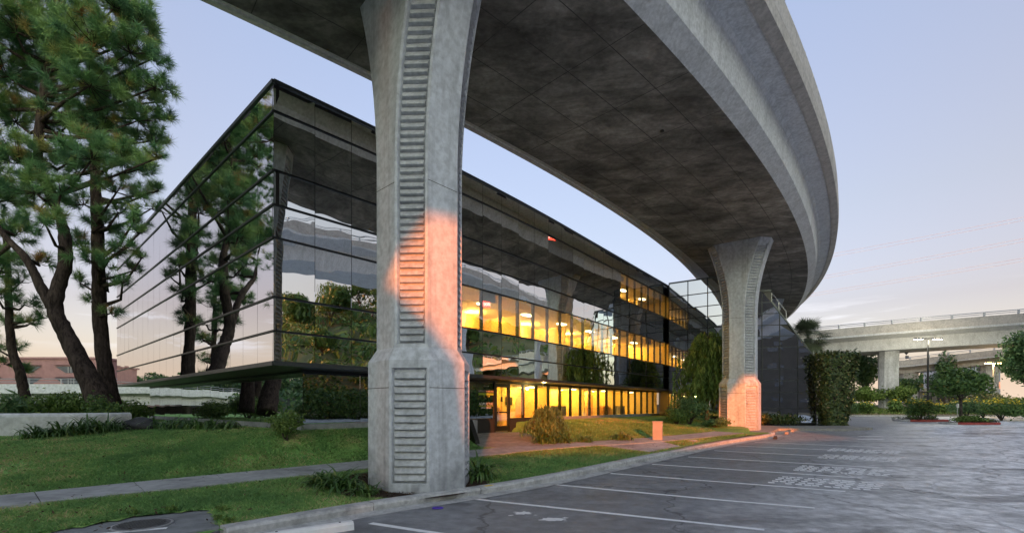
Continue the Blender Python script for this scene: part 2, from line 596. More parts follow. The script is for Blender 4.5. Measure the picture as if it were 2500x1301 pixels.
M['needle'] = m_tint('pine needles', [(0, (0.088, 0.203, 0.102)), (0.45, (0.166, 0.329, 0.126)), (0.75, (0.329, 0.457, 0.139)), (0.9, (0.482, 0.356, 0.126)), (1, (0.51, 0.253, 0.088))], .55, .35, .22)
M['leaf'] = m_tint('broad leaves', [(0, (0.051, 0.113, 0.033)), (0.5, (0.117, 0.212, 0.051)), (0.85, (0.223, 0.305, 0.07)), (1, (0.352, 0.305, 0.094))], .5, .35, .25)
M['leaf_l'] = m_tint('light leaves', [(0, (0.075, 0.141, 0.033)), (0.5, (0.151, 0.241, 0.056)), (1, (0.283, 0.35, 0.092))], .5, .35, .3)
M['leaf_d'] = m_tint('dark leaves', [(0, (0.052, 0.109, 0.043)), (0.5, (0.101, 0.198, 0.072)), (1, (0.216, 0.289, 0.101))], .5, .4, .2)
M['leaf_g'] = m_tint('grey green leaves', [(0, (0.07, 0.098, 0.063)), (0.5, (0.119, 0.154, 0.091)), (1, (0.196, 0.224, 0.126))], .6, .3, .2)
M['ivy'] = m_tint('ivy', [(0, (0.034, 0.066, 0.022)), (0.45, (0.087, 0.127, 0.034)), (0.8, (0.186, 0.186, 0.056)), (1, (0.306, 0.197, 0.077))], .45, .4, .15)
M['strap'] = m_tint('strap leaves', [(0, (0.04, 0.099, 0.03)), (0.6, (0.099, 0.194, 0.048)), (1, (0.265, 0.287, 0.089))], .38, .5, .2)
M['grass'] = m_tint('grass blades', [(0, (0.138, 0.275, 0.094)), (0.45, (0.237, 0.425, 0.131)), (0.72, (0.4, 0.488, 0.175)), (0.88, (0.575, 0.45, 0.25)), (1, (0.6, 0.425, 0.275))], .6, .3, .35)
M['flower'] = m_plain('yellow flowers', (.85, .62, .05), .6, .1, 9)
M['chips'] = m_tint('bark chips', [(0, (.025, .016, .012)), (.7, (.075, .045, .030)), (1, (.17, .11, .07))], .9, .2)
# ------------------------------------------------------------------ terrain
def zlot(y):
    y = np.asarray(y, dtype=float)
    return .022 * np.clip(y - 10, 0, 35) + .006 * np.clip(y - 45, 0, 20)

def zl(y):
    return float(zlot(y))

KERB = [(-8.6, 2.6), (-6.0, 5.3), (-4.25, 7.17), (-3.66, 7.85), (-3.04, 8.54), (-2.30, 9.33), (-0.92, 10.42), (0.33, 11.52), (1.64, 12.88),
        (3.15, 14.60), (4.98, 16.60), (7.45, 19.40), (9.6, 21.6), (11.55, 23.45), (13.3, 25.0), (14.3, 26.4)]
WALK = [(-13.0, 4.6), (-11.0, 6.6), (-9.2, 8.55), (-8.40, 9.50), (-7.5, 10.40), (-6.30, 11.42), (-4.90, 12.66), (-3.0, 14.35), (-1.2, 16.0), (0.6, 17.7),
        (2.2, 18.75), (4.4, 19.75), (6.6, 21.2), (8.6, 22.75), (10.4, 24.25), (11.2, 25.0)]
# main building, outer facade at the upper floors
A0 = np.array((-6.79, 13.77))
MOD = 1.2
def right_path(n):
    pts = [A0.copy()]
    for i in range(n):
        s = (i + .5) * MOD
        th = R(43.4 - 6.4 * min(1, s / 15.0))
        pts.append(pts[-1] + MOD * np.array((math.sin(th), math.cos(th))))
    return pts
NR, NL = 27, 20
PR = right_path(NR)
LD = np.array((-17.8, 16.3)); LD = LD / np.linalg.norm(LD)
PL = [A0 + LD * MOD * i for i in range(NL + 1)]

def offset_path(pts, d):
    """shift a polyline to its left by d"""
    out = []
    for i in range(len(pts)):
        a = pts[max(i - 1, 0)]; b = pts[min(i + 1, len(pts) - 1)]
        t = (b - a) / np.linalg.norm(b - a)
        out.append(pts[i] + d * np.array((-t[1], t[0])))
    return out
SET = 1.5
_r = offset_path(PR, SET)            # left of travel = into the building
_ln = np.array((LD[1], -LD[0]))      # right of travel along PL = into the building
A1 = A0 + SET * (LD + np.array((math.sin(R(43.4)), math.cos(R(43.4)))))
GR = [A1 + (q - _r[0]) for q in _r]  # ground floor wall, right side
GR = [A1] + [_r[i] for i in range(3, len(_r))]
GL = [A1 + LD * MOD * i for i in range(NL - 1)]

def polydist(X, Y, poly, signed=False):
    best = np.full(X.shape, 1e9); sg = np.zeros(X.shape)
    for (x0, y0), (x1, y1) in zip(poly[:-1], poly[1:]):
        dx, dy = x1 - x0, y1 - y0
        L2 = dx * dx + dy * dy
        t = np.clip(((X - x0) * dx + (Y - y0) * dy) / L2, 0, 1)
        d = np.hypot(X - x0 - t * dx, Y - y0 - t * dy)
        c = dx * (Y - y0) - dy * (X - x0)
        m = d < best - 1e-9
        best = np.where(m, d, best); sg = np.where(m, np.sign(c), sg)
    return best * sg if signed else best

def inside(X, Y, poly):
    r = np.zeros(X.shape, bool)
    n = len(poly)
    for i in range(n):
        x0, y0 = poly[i]; x1, y1 = poly[(i + 1) % n]
        c = ((y0 > Y) != (y1 > Y))
        with np.errstate(divide='ignore', invalid='ignore'):
            xx = (x1 - x0) * (Y - y0) / (y1 - y0 + 1e-12) + x0
        r ^= c & (X < xx)
    return r

GBASE = [tuple(p) for p in reversed(GL)] + [tuple(p) for p in GR[1:]] + [(12.0, 36.9), (15.46, 34.7), (21.0, 33.2)]
BACK = [(40, 60), (-5, 60)]
FOOT = [tuple(p) for p in reversed(GL)] + [tuple(p) for p in GR[1:]] + [(12.2, 37.2)] + BACK
ENTRY = [(0.30, 17.7), (-0.45, 20.1), (-0.6, 22.6)]
def hl(X, Y):
    """height of the planted ground left of the kerb"""
    X = np.asarray(X, float); Y = np.asarray(Y, float)
    ds = polydist(X, Y, WALK, True)
    db = polydist(X, Y, GBASE)
    zb = zlot(Y)
    hw = zb + .24
    k = np.clip((ds + 4.2) / 3.6, 0, 1)
    low = zb + .10 + .12 * k
    e = np.clip(ds - .8, 0, None)
    f = e / (e + np.clip(db - .5, 0, None) + 1e-6)
    f = f ** .85
    S = f * f * (3 - 2 * f)
    up = hw + (1.15 - hw) * S
    h = np.where(ds > .8, up, low)
    de = polydist(X, Y, ENTRY)
    te = np.clip((Y - 17.7) / 3.7, 0, 1)
    ze = .40 + .30 * te
    w = np.clip((de - 1.45) / .35, 0, 1)
    return np.where((Y > 17.6) & (ds > .6) & (de < 1.8) , ze - .03 + (h - ze + .03) * w, h)
def hl1(x, y):
    return float(hl(np.array([x]), np.array([y]))[0])

def grid_mesh(name, xs, ys, zf, keep, mat, smooth=True):
    X, Y = np.meshgrid(xs, ys)
    Z = zf(X, Y)
    V = np.stack([X, Y, Z], -1).reshape(-1, 3)
    nx = len(xs)
    i, j = np.meshgrid(np.arange(len(xs) - 1), np.arange(len(ys) - 1))
    a = (j * nx + i).ravel()
    F = np.stack([a, a + 1, a + nx + 1, a + nx], -1)
    if keep is not None:
        cx = (X[:-1, :-1] + X[1:, 1:]).ravel() / 2; cy = (Y[:-1, :-1] + Y[1:, 1:]).ravel() / 2
        F = F[keep(cx, cy)]
    return np_mesh(name, V, F, mat, smooth)

# wide ground, parking lot, lawn
def zground(X, Y):
    far = np.clip((Y - 57) / 18, 0, 1)
    bank = 1.3 * far * far * (3 - 2 * far)
    return zlot(Y) - .06 + bank
xs = np.concatenate([[-2500, -900, -300], np.arange(-120, 161, 4.0), [300, 900, 2500]])
ys = np.concatenate([[-2500, -900, -300], np.arange(-116, 10, 6.0), [10.0], np.arange(13, 45, 4.0), [45.0], np.arange(49, 121, 4.0), [300, 900, 3000]])
struct(obj('ground', grid_mesh('ground', xs, ys, zground, None, M['soil'])))
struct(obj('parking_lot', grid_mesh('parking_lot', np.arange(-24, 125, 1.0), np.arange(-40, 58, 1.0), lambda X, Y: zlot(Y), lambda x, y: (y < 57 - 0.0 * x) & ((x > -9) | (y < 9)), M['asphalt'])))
def lawn_keep(x, y):
    return (polydist(x, y, KERB, True) > .10) & ~inside(x, y, FOOT) & (y > 2) & ~((x > 13.2) & (y > 26.4)) & ~inside(x, y, PAD)
PAD = [(-7.6, 5.2), (-6.45, 7.35), (-6.2, 7.9), (-5.3, 8.5), (-4.42, 7.3), (-5.7, 5.6)]
struct(obj('lawn', grid_mesh('lawn', np.arange(-46, 21.01, .2), np.arange(2, 40.01, .2), hl, lawn_keep, M['lawn'])))

# kerb: one cast stone after another
def resample(poly, step):
    poly = [np.array(p, float) for p in poly]
    out = [poly[0]]; acc = 0
    segs = [(a, b, np.linalg.norm(b - a)) for a, b in zip(poly[:-1], poly[1:])]
    total = sum(s[2] for s in segs)
    n = max(1, round(total / step))
    for k in range(1, n + 1):
        t = total * k / n
        for a, b, L in segs:
            if t <= L + 1e-9:
                out.append(a + (b - a) * (t / L)); break
            t -= L
    return out
def smooth_poly(poly, it=2):
    p = [np.array(q, float) for q in poly]
    for _ in range(it):
        q = [p[0]]
        for a, b in zip(p[:-1], p[1:]):
            q += [a * .75 + b * .25, a * .25 + b * .75]
        q.append(p[-1]); p = q
    return p
def sweep(path, zs, prof, closed=True):
    """profile (o right of travel, h) along a plan path"""
    n = len(prof); V = []; F = []
    for i, p in enumerate(path):
        a = path[max(i - 1, 0)]; b = path[min(i + 1, len(path) - 1)]
        t = (b - a) / np.linalg.norm(b - a)
        nr = np.array((t[1], -t[0]))
        for o, h in prof:
            q = p + nr * o
            V.append((q[0], q[1], zs[i] + h))
    for i in range(len(path) - 1):
        for k in range(n if closed else n - 1):
            k2 = (k + 1) % n
            F.append((i * n + k, i * n + k2, (i + 1) * n + k2, (i + 1) * n + k))
    return V, F, n
kerb_root = struct(bpy.data.objects.new('kerb', None)); COL.objects.link(kerb_root)
KS = resample(smooth_poly(KERB[2:]), .5)
prof = [(0.0, -.05), (.03, .10), (.01, .135), (-.03, .15), (-.24, .15), (-.27, .06), (-.27, -.05)]
prof = [(o + .03, h) for o, h in prof]
for i in range(0, len(KS) - 1, 5):
    seg = KS[i:i + 6]
    if len(seg) < 2:
        continue
    a, b = seg[-2], seg[-1]
    seg = list(seg); L = np.linalg.norm(b - a)
    seg[-1] = b - (b - a) / L * .018
    zz = [zl(p[1]) for p in seg]
    V, F, n = sweep(seg, zz, prof)
    mb = MB().add(V, F)
    mb.add(V[:n], [tuple(range(n))]); mb.add(V[-n:], [tuple(reversed(range(n)))])
    mb.build('kerb_stone', M['kerb'], kerb_root)
# gutter pan in front of the kerb
gut = MB()
V, F, n = sweep(KS, [zl(p[1]) for p in KS], [(.03, .006), (.42, .004)], False)
gut.add(V, [tuple(reversed(f)) for f in F])
struct(gut.build('gutter', M['kerb']))

# sidewalk slabs with open joints
walk_root = struct(bpy.data.objects.new('sidewalk', None)); COL.objects.link(walk_root)
WS = resample(smooth_poly(WALK), 1.55)
for i in range(len(WS) - 1):
    a, b = WS[i], WS[i + 1]
    def nrm(k):
        p = WS[max(k - 1, 0)]; q = WS[min(k + 1, len(WS) - 1)]
        t = (q - p) / np.linalg.norm(q - p)
        return np.array((-t[1], t[0]))
    t = (b - a) / np.linalg.norm(b - a)
    a2, b2 = a + t * .008, b - t * .008
    n0, n1 = nrm(i), nrm(i + 1)
    quad = [a2 - n0 * .75, b2 - n1 * .75, b2 + n1 * .75, a2 + n0 * .75]
    top = [(q[0], q[1], zl(q[1]) + .262) for q in quad]
    bot = [(q[0], q[1], zl(q[1]) + .10) for q in quad]
    MB().add(bot + top, [(3, 2, 1, 0), (4, 5, 6, 7), (0, 1, 5, 4), (1, 2, 6, 5), (2, 3, 7, 6), (3, 0, 4, 7)]).build('paving_slab', M['walk'], walk_root)
def drape_slab(name, quad, zf, mat, parent, th=.12):
    top = [(x, y, zf(x, y)) for x, y in quad]
    bot = [(x, y, z - th) for x, y, z in top]
    n = len(quad)
    fs = [tuple(reversed(range(n))), tuple(range(n, 2 * n))] + [(i, (i + 1) % n, n + (i + 1) % n, n + i) for i in range(n)]
    return MB().add(bot + top, fs).build(name, mat, parent)
# link from sidewalk to kerb
for q in ([(4.9, 17.15), (5.6, 17.85), (4.75, 19.05), (3.3, 18.5)], [(5.61, 17.86), (6.6, 18.95), (6.2, 20.0), (4.76, 19.06)]):
    drape_slab('paving_slab', q, lambda x, y: zl(y) + .155 + .095 * min(1, max(0, (y - x * .93 - 12.4) / 1.7)), M['walk'], walk_root)
entry = struct(bpy.data.objects.new('entry_path', None)); COL.objects.link(entry)
ez = lambda x, y: .40 + .30 * min(1, max(0, (y - 17.7) / 3.7))
for y0, y1 in ((17.75, 19.0), (19.02, 20.3), (20.32, 21.6), (21.62, 22.6)):
    cx = lambda y: .25 - .27 * (y - 17.7)
    drape_slab('paving_slab', [(cx(y0) - 1.3, y0 - .15), (cx(y0) + 1.5, y0 + .35), (cx(y1) + 1.5, y1 + .35), (cx(y1) - 1.3, y1 - .15)], ez, M['walk2'], entry)

# concrete pad with a manhole by the driveway
pad = struct(MB().prism(PAD, -.02, .125).build('utility_pad', M['pad']))
mh = thing('manhole_cover', 'round cast iron manhole cover in the concrete pad beside the near lawn', 'manhole', (-5.66, 7.40, .127))
MB().lathe([(.40, 0), (.40, .012), (.385, .016)], 36).build('rim', M['steel'], mh, local=True)
lid = MB().lathe([(.36, 0), (.36, .02)], 36)
lid.build('lid', M['iron'], mh, local=True)
for i in range(-5, 6):
    for j in range(-5, 6):
        if i * i + j * j < 24:
            pass
st = MB()
for i in range(-6, 7):
    for j in range(-6, 7):
        if (i * .05) ** 2 + (j * .05) ** 2 < .10:
            st.box((i * .05, j * .05, .023), (.028, .028, .006))
stuff(st.build('stud', M['iron'], mh, local=True))

# ------------------------------------------------------------------ near elevated ramp
def arc(s):
    """centre line of the ramp: plan point, heading from +Y"""
    th0, k = .8267, .0086
    th = th0 - k * s
    x = -2.1 + (math.cos(th) - math.cos(th0)) / k
    y = 11.09 + (math.sin(th0) - math.sin(th)) / k
    return np.array((x, y)), th
def ramp_z(s):
    return 11.33 + .0066 * s
ramp = thing('elevated_ramp', 'curved concrete highway ramp sweeping overhead on flared piers beside the mirror glass building', 'viaduct', (-2.1, 11.09, .2))
S = np.arange(-42, 80.01, 1.0)
path = [arc(s)[0] for s in S]; rz_ = [ramp_z(s) for s in S]
girder = [(-3.13, 0), (3.13, 0), (3.60, .36), (3.66, 1.10), (3.72, 1.42), (3.84, 1.54), (4.42, 1.63), (4.44, 1.58), (4.52, 1.58), (4.79, 1.68), (4.83, 2.02),
          (-4.80, 1.28), (-4.77, .93), (-4.50, .82), (-4.42, .82), (-4.40, .87), (-3.60, .80), (-3.30, .45)]
V, F, n = sweep(path, rz_, girder)
mb = MB()
mb.add(V, [], 0)
for fi, f in enumerate(F):
    k = fi % n
    mi = 0 if k == 0 else (1 if k in (1, 2, 3, 4, 5, 16, 17) else (3 if k in (12, 13, 14, 15) else 2))
    mb.f.append(f); mb.m.append(mi)
# faces were made with outward winding for a right-handed travel direction
mb.f = [tuple(reversed(f)) for f in mb.f]
mb.f.append(tuple(range(n))); mb.m.append(1)
mb.build('girder', [M['soffit'], M['web'], M['fascia'], M['pale']], ramp)
for side, prof in (('R', [(4.83, 2.03), (4.80, 2.85), (4.55, 2.85), (4.35, 2.02)]), ('L', [(-4.30, 1.32), (-4.52, 2.1), (-4.76, 2.1), (-4.80, 1.29)])):
    V, F, n = sweep(path, rz_, prof)
    m2 = MB().add(V, [tuple(reversed(f)) for f in F])
    m2.add(V[:n], [tuple(range(n))]); m2.add(V[-n:], [tuple(reversed(range(n)))])
    m2.build('barrier', M['fascia'], ramp)
def on_ramp(s, o, h):
    p, th = arc(s)
    return Vector((p[0] + math.cos(th) * o, p[1] - math.sin(th) * o, ramp_z(s) + h))
for o, h in ((4.66, 2.85), (-4.64, 2.1)):
    post = MB().box((0, 0, .16), (.12, .16, .32)).mesh('post', M['fascia'])
    for s in np.arange(-20, 62, 3.0):
        q = obj('rail_post', post)
        q.location = on_ramp(s, o, h - .01); q.rotation_euler = (0, 0, -arc(s)[1])
        adopt(q, ramp)
    r = MB()
    r.tube([on_ramp(s, o, h + .28) for s in np.arange(-22, 62, 2.0)], [.05] * 42, 6)
    r.build('hand_rail', M['steel'], ramp)
# form joints on the soffit
for o in (-2.1, -.7, .7, 2.1):
    V, F, n = sweep(path, rz_, [(o - .012, -.004), (o + .012, -.004)], False)
    MB().add(V, F).build('form_joint', M['joint'], ramp)
for s in np.arange(-34, 70, 2.4):
    q = [on_ramp(s - .012, -3.1, -.004), on_ramp(s + .012, -3.1, -.004), on_ramp(s + .012, 3.1, -.004), on_ramp(s - .012, 3.1, -.004)]
    MB().add(q, [(0, 1, 2, 3)]).build('form_joint', M['joint'], ramp)
for s in np.arange(-28, 70, 14.4):
    q = []
    for (o, h) in ((3.14, .0), (3.61, .36), (3.67, 1.10), (3.74, 1.42)):
        q += [on_ramp(s - .005, o + .006, h), on_ramp(s + .005, o + .006, h)]
    MB().add(q, [(0, 1, 3, 2), (2, 3, 5, 4), (4, 5, 7, 6)]).build('form_joint', M['joint'], ramp)
dp = MB().lathe([(.07, -.02), (.07, .02)], 12)
for s, o in ((-6, -1.6), (9, 1.2), (30, 1.5)):
    q = obj('drain_pipe', dp.mesh('drain_pipe', M['black'])); q.location = on_ramp(s, o, -.005); adopt(q, ramp)

# --- piers: octagonal, ribbed recesses in the chamfers, flared under the deck
def pier_dims(z, zped, ztop, flare=.85, flare_h=4.3):
    """half width across, half length along, chamfer"""
    if z <= zped:
        return 1.07, 1.05, .60
    f = max(0.0, (z - (ztop - flare_h)) / flare_h)
    return .90 + flare * f * f, .88, .50
def pier_ring(a, b, c, depth, border=.055):
    """octagon with a notch of given depth in each chamfer, (t, n) coordinates, counter-clockwise"""
    out = []
    # corners: start of each chamfer -> end of chamfer
    ch = [((b - c, a), (b, a - c)), ((b, -(a - c)), (b - c, -a)), ((-(b - c), -a), (-b, -(a - c))), ((-b, a - c), (-(b - c), a))]
    for p, q in ch:
        p = np.array(p); q = np.array(q)
        d = (q - p) / np.linalg.norm(q - p)
        nin = -np.array((p[0] + q[0], p[1] + q[1])); nin = np.array((d[1], -d[0])) if np.dot(np.array((d[1], -d[0])), nin) > 0 else np.array((-d[1], d[0]))
        p1, q1 = p + d * border, q - d * border
        out += [p, p1, p1 + nin * depth + d * .04 * (depth > 0), q1 + nin * depth - d * .04 * (depth > 0), q1, q]
    return out
def pier(parent, centre, th, z0, ztop, zped=2.92, front=(3,), dxy=(0, 0)):
    """front: chamfers whose ribs are separate pieces"""
    t = np.array((math.sin(th), math.cos(th))); nr = np.array((math.cos(th), -math.sin(th)))
    pr = MB()
    rings = []
    def ring(z, dep, dims):
        pts = pier_ring(*dims, dep)
        rings.append([(centre[0] + t[0] * p[0] + nr[0] * p[1], centre[1] + t[1] * p[0] + nr[1] * p[1], z) for p in pts])
    D = lambda z: pier_dims(z, zped, ztop)
    ped = (1.07, 1.05, .60); sh = (.90, .88, .50)
    ring(z0 - .4, 0, ped); ring(z0 + .16, 0, ped); ring(z0 + .17, .10, ped); ring(zped - .17, .10, ped); ring(zped - .16, 0, ped); ring(zped, 0, ped)
    ring(zped + .28, 0, sh); ring(zped + .36, 0, sh); ring(zped + .37, .095, sh)
    z = zped + 1.0
    while z < ztop - .5:
        ring(z, .095, D(z)); z += .35
    ring(ztop - .32, .095, D(ztop - .32)); ring(ztop - .31, 0, D(ztop - .31)); ring(ztop + .02, 0, D(ztop))
    n = 24; V = [p for r in rings for p in r]; F = []
    for i in range(len(rings) - 1):
        for k in range(n):
            k2 = (k + 1) % n
            F.append((i * n + k, i * n + k2, (i + 1) * n + k2, (i + 1) * n + k))
    pr.add(V, F)
    root = obj('pier', pr.mesh('pier', M['concrete']), parent)
    bm = bmesh.new(); bm.from_mesh(root.data); bmesh.ops.recalc_face_normals(bm, faces=bm.faces); bm.to_mesh(root.data); bm.free()
    # pour joints, plain faces only
    for zj, dm in ((zped - .58, ped), (zped + 3.75, sh)):
        a, b, c = dm
        e = .003
        mbj = MB()
        for (x0, y0), (x1, y1) in ((((b - c), a + e), (-(b - c), a + e)), ((-b - e, a - c), (-b - e, -(a - c))), ((-(b - c), -a - e), ((b - c), -a - e)), ((b + e, -(a - c)), (b + e, (a - c)))):
            q = []
            for (tx, ny) in ((x0, y0), (x1, y1)):
                w = np.array(centre) + t * tx + nr * ny
                q.append(w)
            j0 = .05 if dm is sh else 0
            mbj.add([(q[0][0], q[0][1], zj), (q[1][0], q[1][1], zj + j0), (q[1][0], q[1][1], zj + j0 + .014), (q[0][0], q[0][1], zj + .014)], [(0, 1, 2, 3)])
        mbj.build('pour_joint', M['joint'], root)
    # ribs
    ch_dir = {0: (1, 1), 1: (1, -1), 2: (-1, -1), 3: (-1, 1)}
    wedge = [(-.5, 0, 0), (.5, 0, 0), (.5, 0, 1), (-.5, 0, 1), (-.44, -1, .10), (.44, -1, .10), (.44, -.9, .34), (-.44, -.9, .34)]
    wf = [(0, 1, 5, 4), (4, 5, 6, 7), (7, 6, 2, 3), (0, 4, 7, 3), (1, 2, 6, 5)]
    for ci, (st_, sn) in ch_dir.items():
        joined = MB()
        mesh_cache = {}
        zz = []
        z = z0 + .20
        while z < zped - .30:
            zz.append((z, ped)); z += .152
        z = zped + .40
        while z < ztop - .50:
            zz.append((z, None)); z += .155
        for z, dm in zz:
            a, b, c = dm if dm else D(z + .07)
            a2 = a if dm else D(z + .15)[0]
            a1 = a if dm else D(z)[0]
            wdt = c * math.sqrt(2) - .11 - .05
            dep = .092
            # centre of the recessed chamfer plane
            def cpt(aa, zc):
                m = np.array((st_ * (b - c / 2), sn * (aa - c / 2)))
                inn = -np.array((st_, sn)) / math.sqrt(2)
                m = m + inn * .097
                w = np.array(centre) + t * m[0] + nr * m[1]
                return Vector((w[0], w[1], zc))
            c0, c1 = cpt(a1, z), cpt(a2, z + .15)
            outd = np.array((st_, sn)) / math.sqrt(2)
            outv = t * outd[0] + nr * outd[1]
            outv = Vector((outv[0], outv[1], 0))
            up = (c1 - c0); side = outv.cross(Vector((0, 0, 1))).normalized()
            vs = []
            for (x, y, h) in wedge:
                vs.append(c0 + side * (-x * wdt) + outv * (-y * dep) + up * h)
            mbx = MB().add(vs, wf)
            if ci in front:
                mbx.build('rib', M['rib'], root)
            else:
                joined.add(vs, wf)
        if ci not in front:
            stuff(joined.build('rib_panel', M['rib'], root))
    return root
c1, th1 = arc(0.0)
pier(ramp, c1, th1, .18, ramp_z(0) + .02, 2.90, front=(3,))
c2, th2 = arc(23.6)
pier(ramp, c2, th2, .48, ramp_z(23.6) + .02, 3.25, front=(3, 2))
c3, th3 = arc(42.5)
pier(ramp, c3, th3, .70, ramp_z(42.5) + .02, 3.40, front=())
c0_, th0_ = arc(-26.0)
pier(ramp, c0_, th0_, 0.0, ramp_z(-26) + .02, 2.80, front=())

# a general viaduct for the other ramps of the interchange
def viaduct(name, label, pts, piers, halfw=4.6, depth=2.4, posts=True, group=None, box=2.6, gap=None, zfun=None):
    pts = [np.array(p, float) for p in pts]
    P2 = smooth_poly([p[:2] for p in pts], 3); P2 = resample(P2, 2.5)
    cum = np.concatenate([[0], np.cumsum([np.linalg.norm(b - a) for a, b in zip(P2[:-1], P2[1:])])])
    src = np.concatenate([[0], np.cumsum([np.linalg.norm(b[:2] - a[:2]) for a, b in zip(pts[:-1], pts[1:])])])
    zs = np.interp(cum / cum[-1], src / src[-1], [p[2] for p in pts])
    root = thing(name, label, 'viaduct', (P2[0][0], P2[0][1], 0), 0, group)
    # z given at the barrier top
    prof = [(-box, -depth - .9), (box, -depth - .9), (box + .25, -depth - .2), (box + .5, -1.5), (halfw, -1.15), (halfw, -.9), (-halfw, -.9), (-halfw, -1.15), (-box - .5, -1.5), (-box - .25, -depth - .2)]
    V, F, n = sweep(P2, list(zs), prof)
    g = MB().add(V, [tuple(reversed(f)) for f in F]); g.f.append(tuple(range(n))); g.m.append(0); g.f.append(tuple(reversed(range(len(V) - n, len(V))))); g.m.append(0)
    g.build('girder', M['web'], root)
    for sgn in (1, -1):
        pr = [(sgn * halfw + sgn * .04, -.92), (sgn * halfw + sgn * .04, 0), (sgn * (halfw - .2), 0), (sgn * (halfw - .35), -.92)]
        V, F, n = sweep(P2, list(zs), pr)
        b = MB().add(V, F); b.f.append(tuple(range(n))); b.m.append(0); b.f.append(tuple(reversed(range(len(V) - n, len(V))))); b.m.append(0)
        ob = b.build('barrier', M['fascia'], root)
        bm = bmesh.new(); bm.from_mesh(ob.data); bmesh.ops.recalc_face_normals(bm, faces=bm.faces); bm.to_mesh(ob.data); bm.free()
        if posts:
            pm = MB().box((0, 0, .22), (.14, .14, .46)).mesh('rail_post', M['web'])
            line1 = []; line2 = []
            for i, p in enumerate(P2):
                a = P2[max(i - 1, 0)]; b2 = P2[min(i + 1, len(P2) - 1)]
                t = (b2 - a) / np.linalg.norm(b2 - a); nn = np.array((t[1], -t[0]))
                q = p + nn * sgn * (halfw - .1)
                line1.append((q[0], q[1], zs[i] + .22)); line2.append((q[0], q[1], zs[i] + .42))
                o = obj('rail_post', pm); o.location = (q[0], q[1], zs[i]); adopt(o, root)
            MB().tube(line1, [.035] * len(line1), 5).tube(line2, [.045] * len(line2), 5).build('hand_rail', M['steel'], root)
    for (f, zb, w) in piers:
        i = min(range(len(P2) - 1), key=lambda j: abs(P2[j][0] / max(1, P2[j][1]) - f)) if f < 0 or f > 1 or True else 0
        if f > 5: i = min(range(len(P2) - 1), key=lambda j: abs(P2[j][1] - (f - 100)))
        p = P2[i]; t = (P2[i + 1] - p) / np.linalg.norm(P2[i + 1] - p); nn = np.array((t[1], -t[0]))
        zt = zs[i] - depth - .88
        secs = [(zb - .5, 1.0), (zt - 3.2, 1.0), (zt - 2.0, 1.06), (zt - .9, 1.22), (zt, 1.55)]
        V = []; F = []
        for z, k in secs:
            a, bb, c = w / 2 * k, w / 2 * .92, w * .24
            for (tt, n2) in ((bb - c, a), (bb, a - c), (bb, -(a - c)), (bb - c, -a), (-(bb - c), -a), (-bb, -(a - c)), (-bb, a - c), (-(bb - c), a)):
                q = p + t * tt + nn * n2
                V.append((q[0], q[1], z))
        for r in range(len(secs) - 1):
            for k in range(8):
                F.append((r * 8 + k, (r + 1) * 8 + k, (r + 1) * 8 + (k + 1) % 8, r * 8 + (k + 1) % 8))
        ob = MB().add(V, F).build('pier', M['concrete'], root)
        bm = bmesh.new(); bm.from_mesh(ob.data); bmesh.ops.recalc_face_normals(bm, faces=bm.faces); bm.to_mesh(ob.data); bm.free()
    return root

viaduct('viaduct', 'long grey concrete viaduct crossing beyond the parking lot above the trees',
        [(-10, 92, 10.5), (20, 76, 10.8), (40.3, 62.6, 11.15), (49.5, 56.4, 11.35), (58.5, 51.3, 11.5), (84, 40, 12.2), (120, 30, 13.1)],
        [((2160 - 1250) / 1180, 1.0, 2.1), (1.6, 1.0, 2.1), (.1, 1.0, 2.1)], halfw=4.4, depth=1.9, posts=True)
viaduct('viaduct', 'lower sloping concrete ramp passing behind the tall far viaduct',
        [(40, 100, 8.6), (67.7, 85, 9.5), (79.5, 75, 10.9), (110, 60, 13.5)], [((2205 - 1250) / 1180, 2.0, 3.0), ((2400 - 1250) / 1180, 2.0, 2.4)], halfw=4.0, depth=1.2, box=2.4)
# high ramp beside the lot, right of the picture; the facade mirrors it
viaduct('viaduct', 'high concrete ramp with a railing, seen mirrored in the glass facade', 
        [(24, -45, 19.6), (29, -20, 19.8), (33.5, 6.4, 19.8), (48, 28, 19.0), (60, 40, 18.6), (95, 66, 18.0)],
        [(100 - 12, 0, 2.4), (122, 0, 2.4), (141, 0, 2.4)], halfw=4.4, depth=2.6)
# ------------------------------------------------------------------ mirror glass building
rng = random.Random(5)
Z_ROOF, Z_SOF = 11.24, 3.14
BANDS = [(10.34, 11.14, 'parapet_panel'), (8.66, 10.34, 'window_pane'), (7.68, 8.66, 'spandrel_panel'), (6.74, 7.68, 'spandrel_panel'),
         (5.05, 6.74, 'window_pane'), (4.08, 5.05, 'spandrel_panel'), (3.22, 4.08, 'spandrel_panel')]
bld = thing('office_building', 'three storey mirror glass office building with overhanging corner and lit windows', 'building', (A0[0], A0[1], .7))

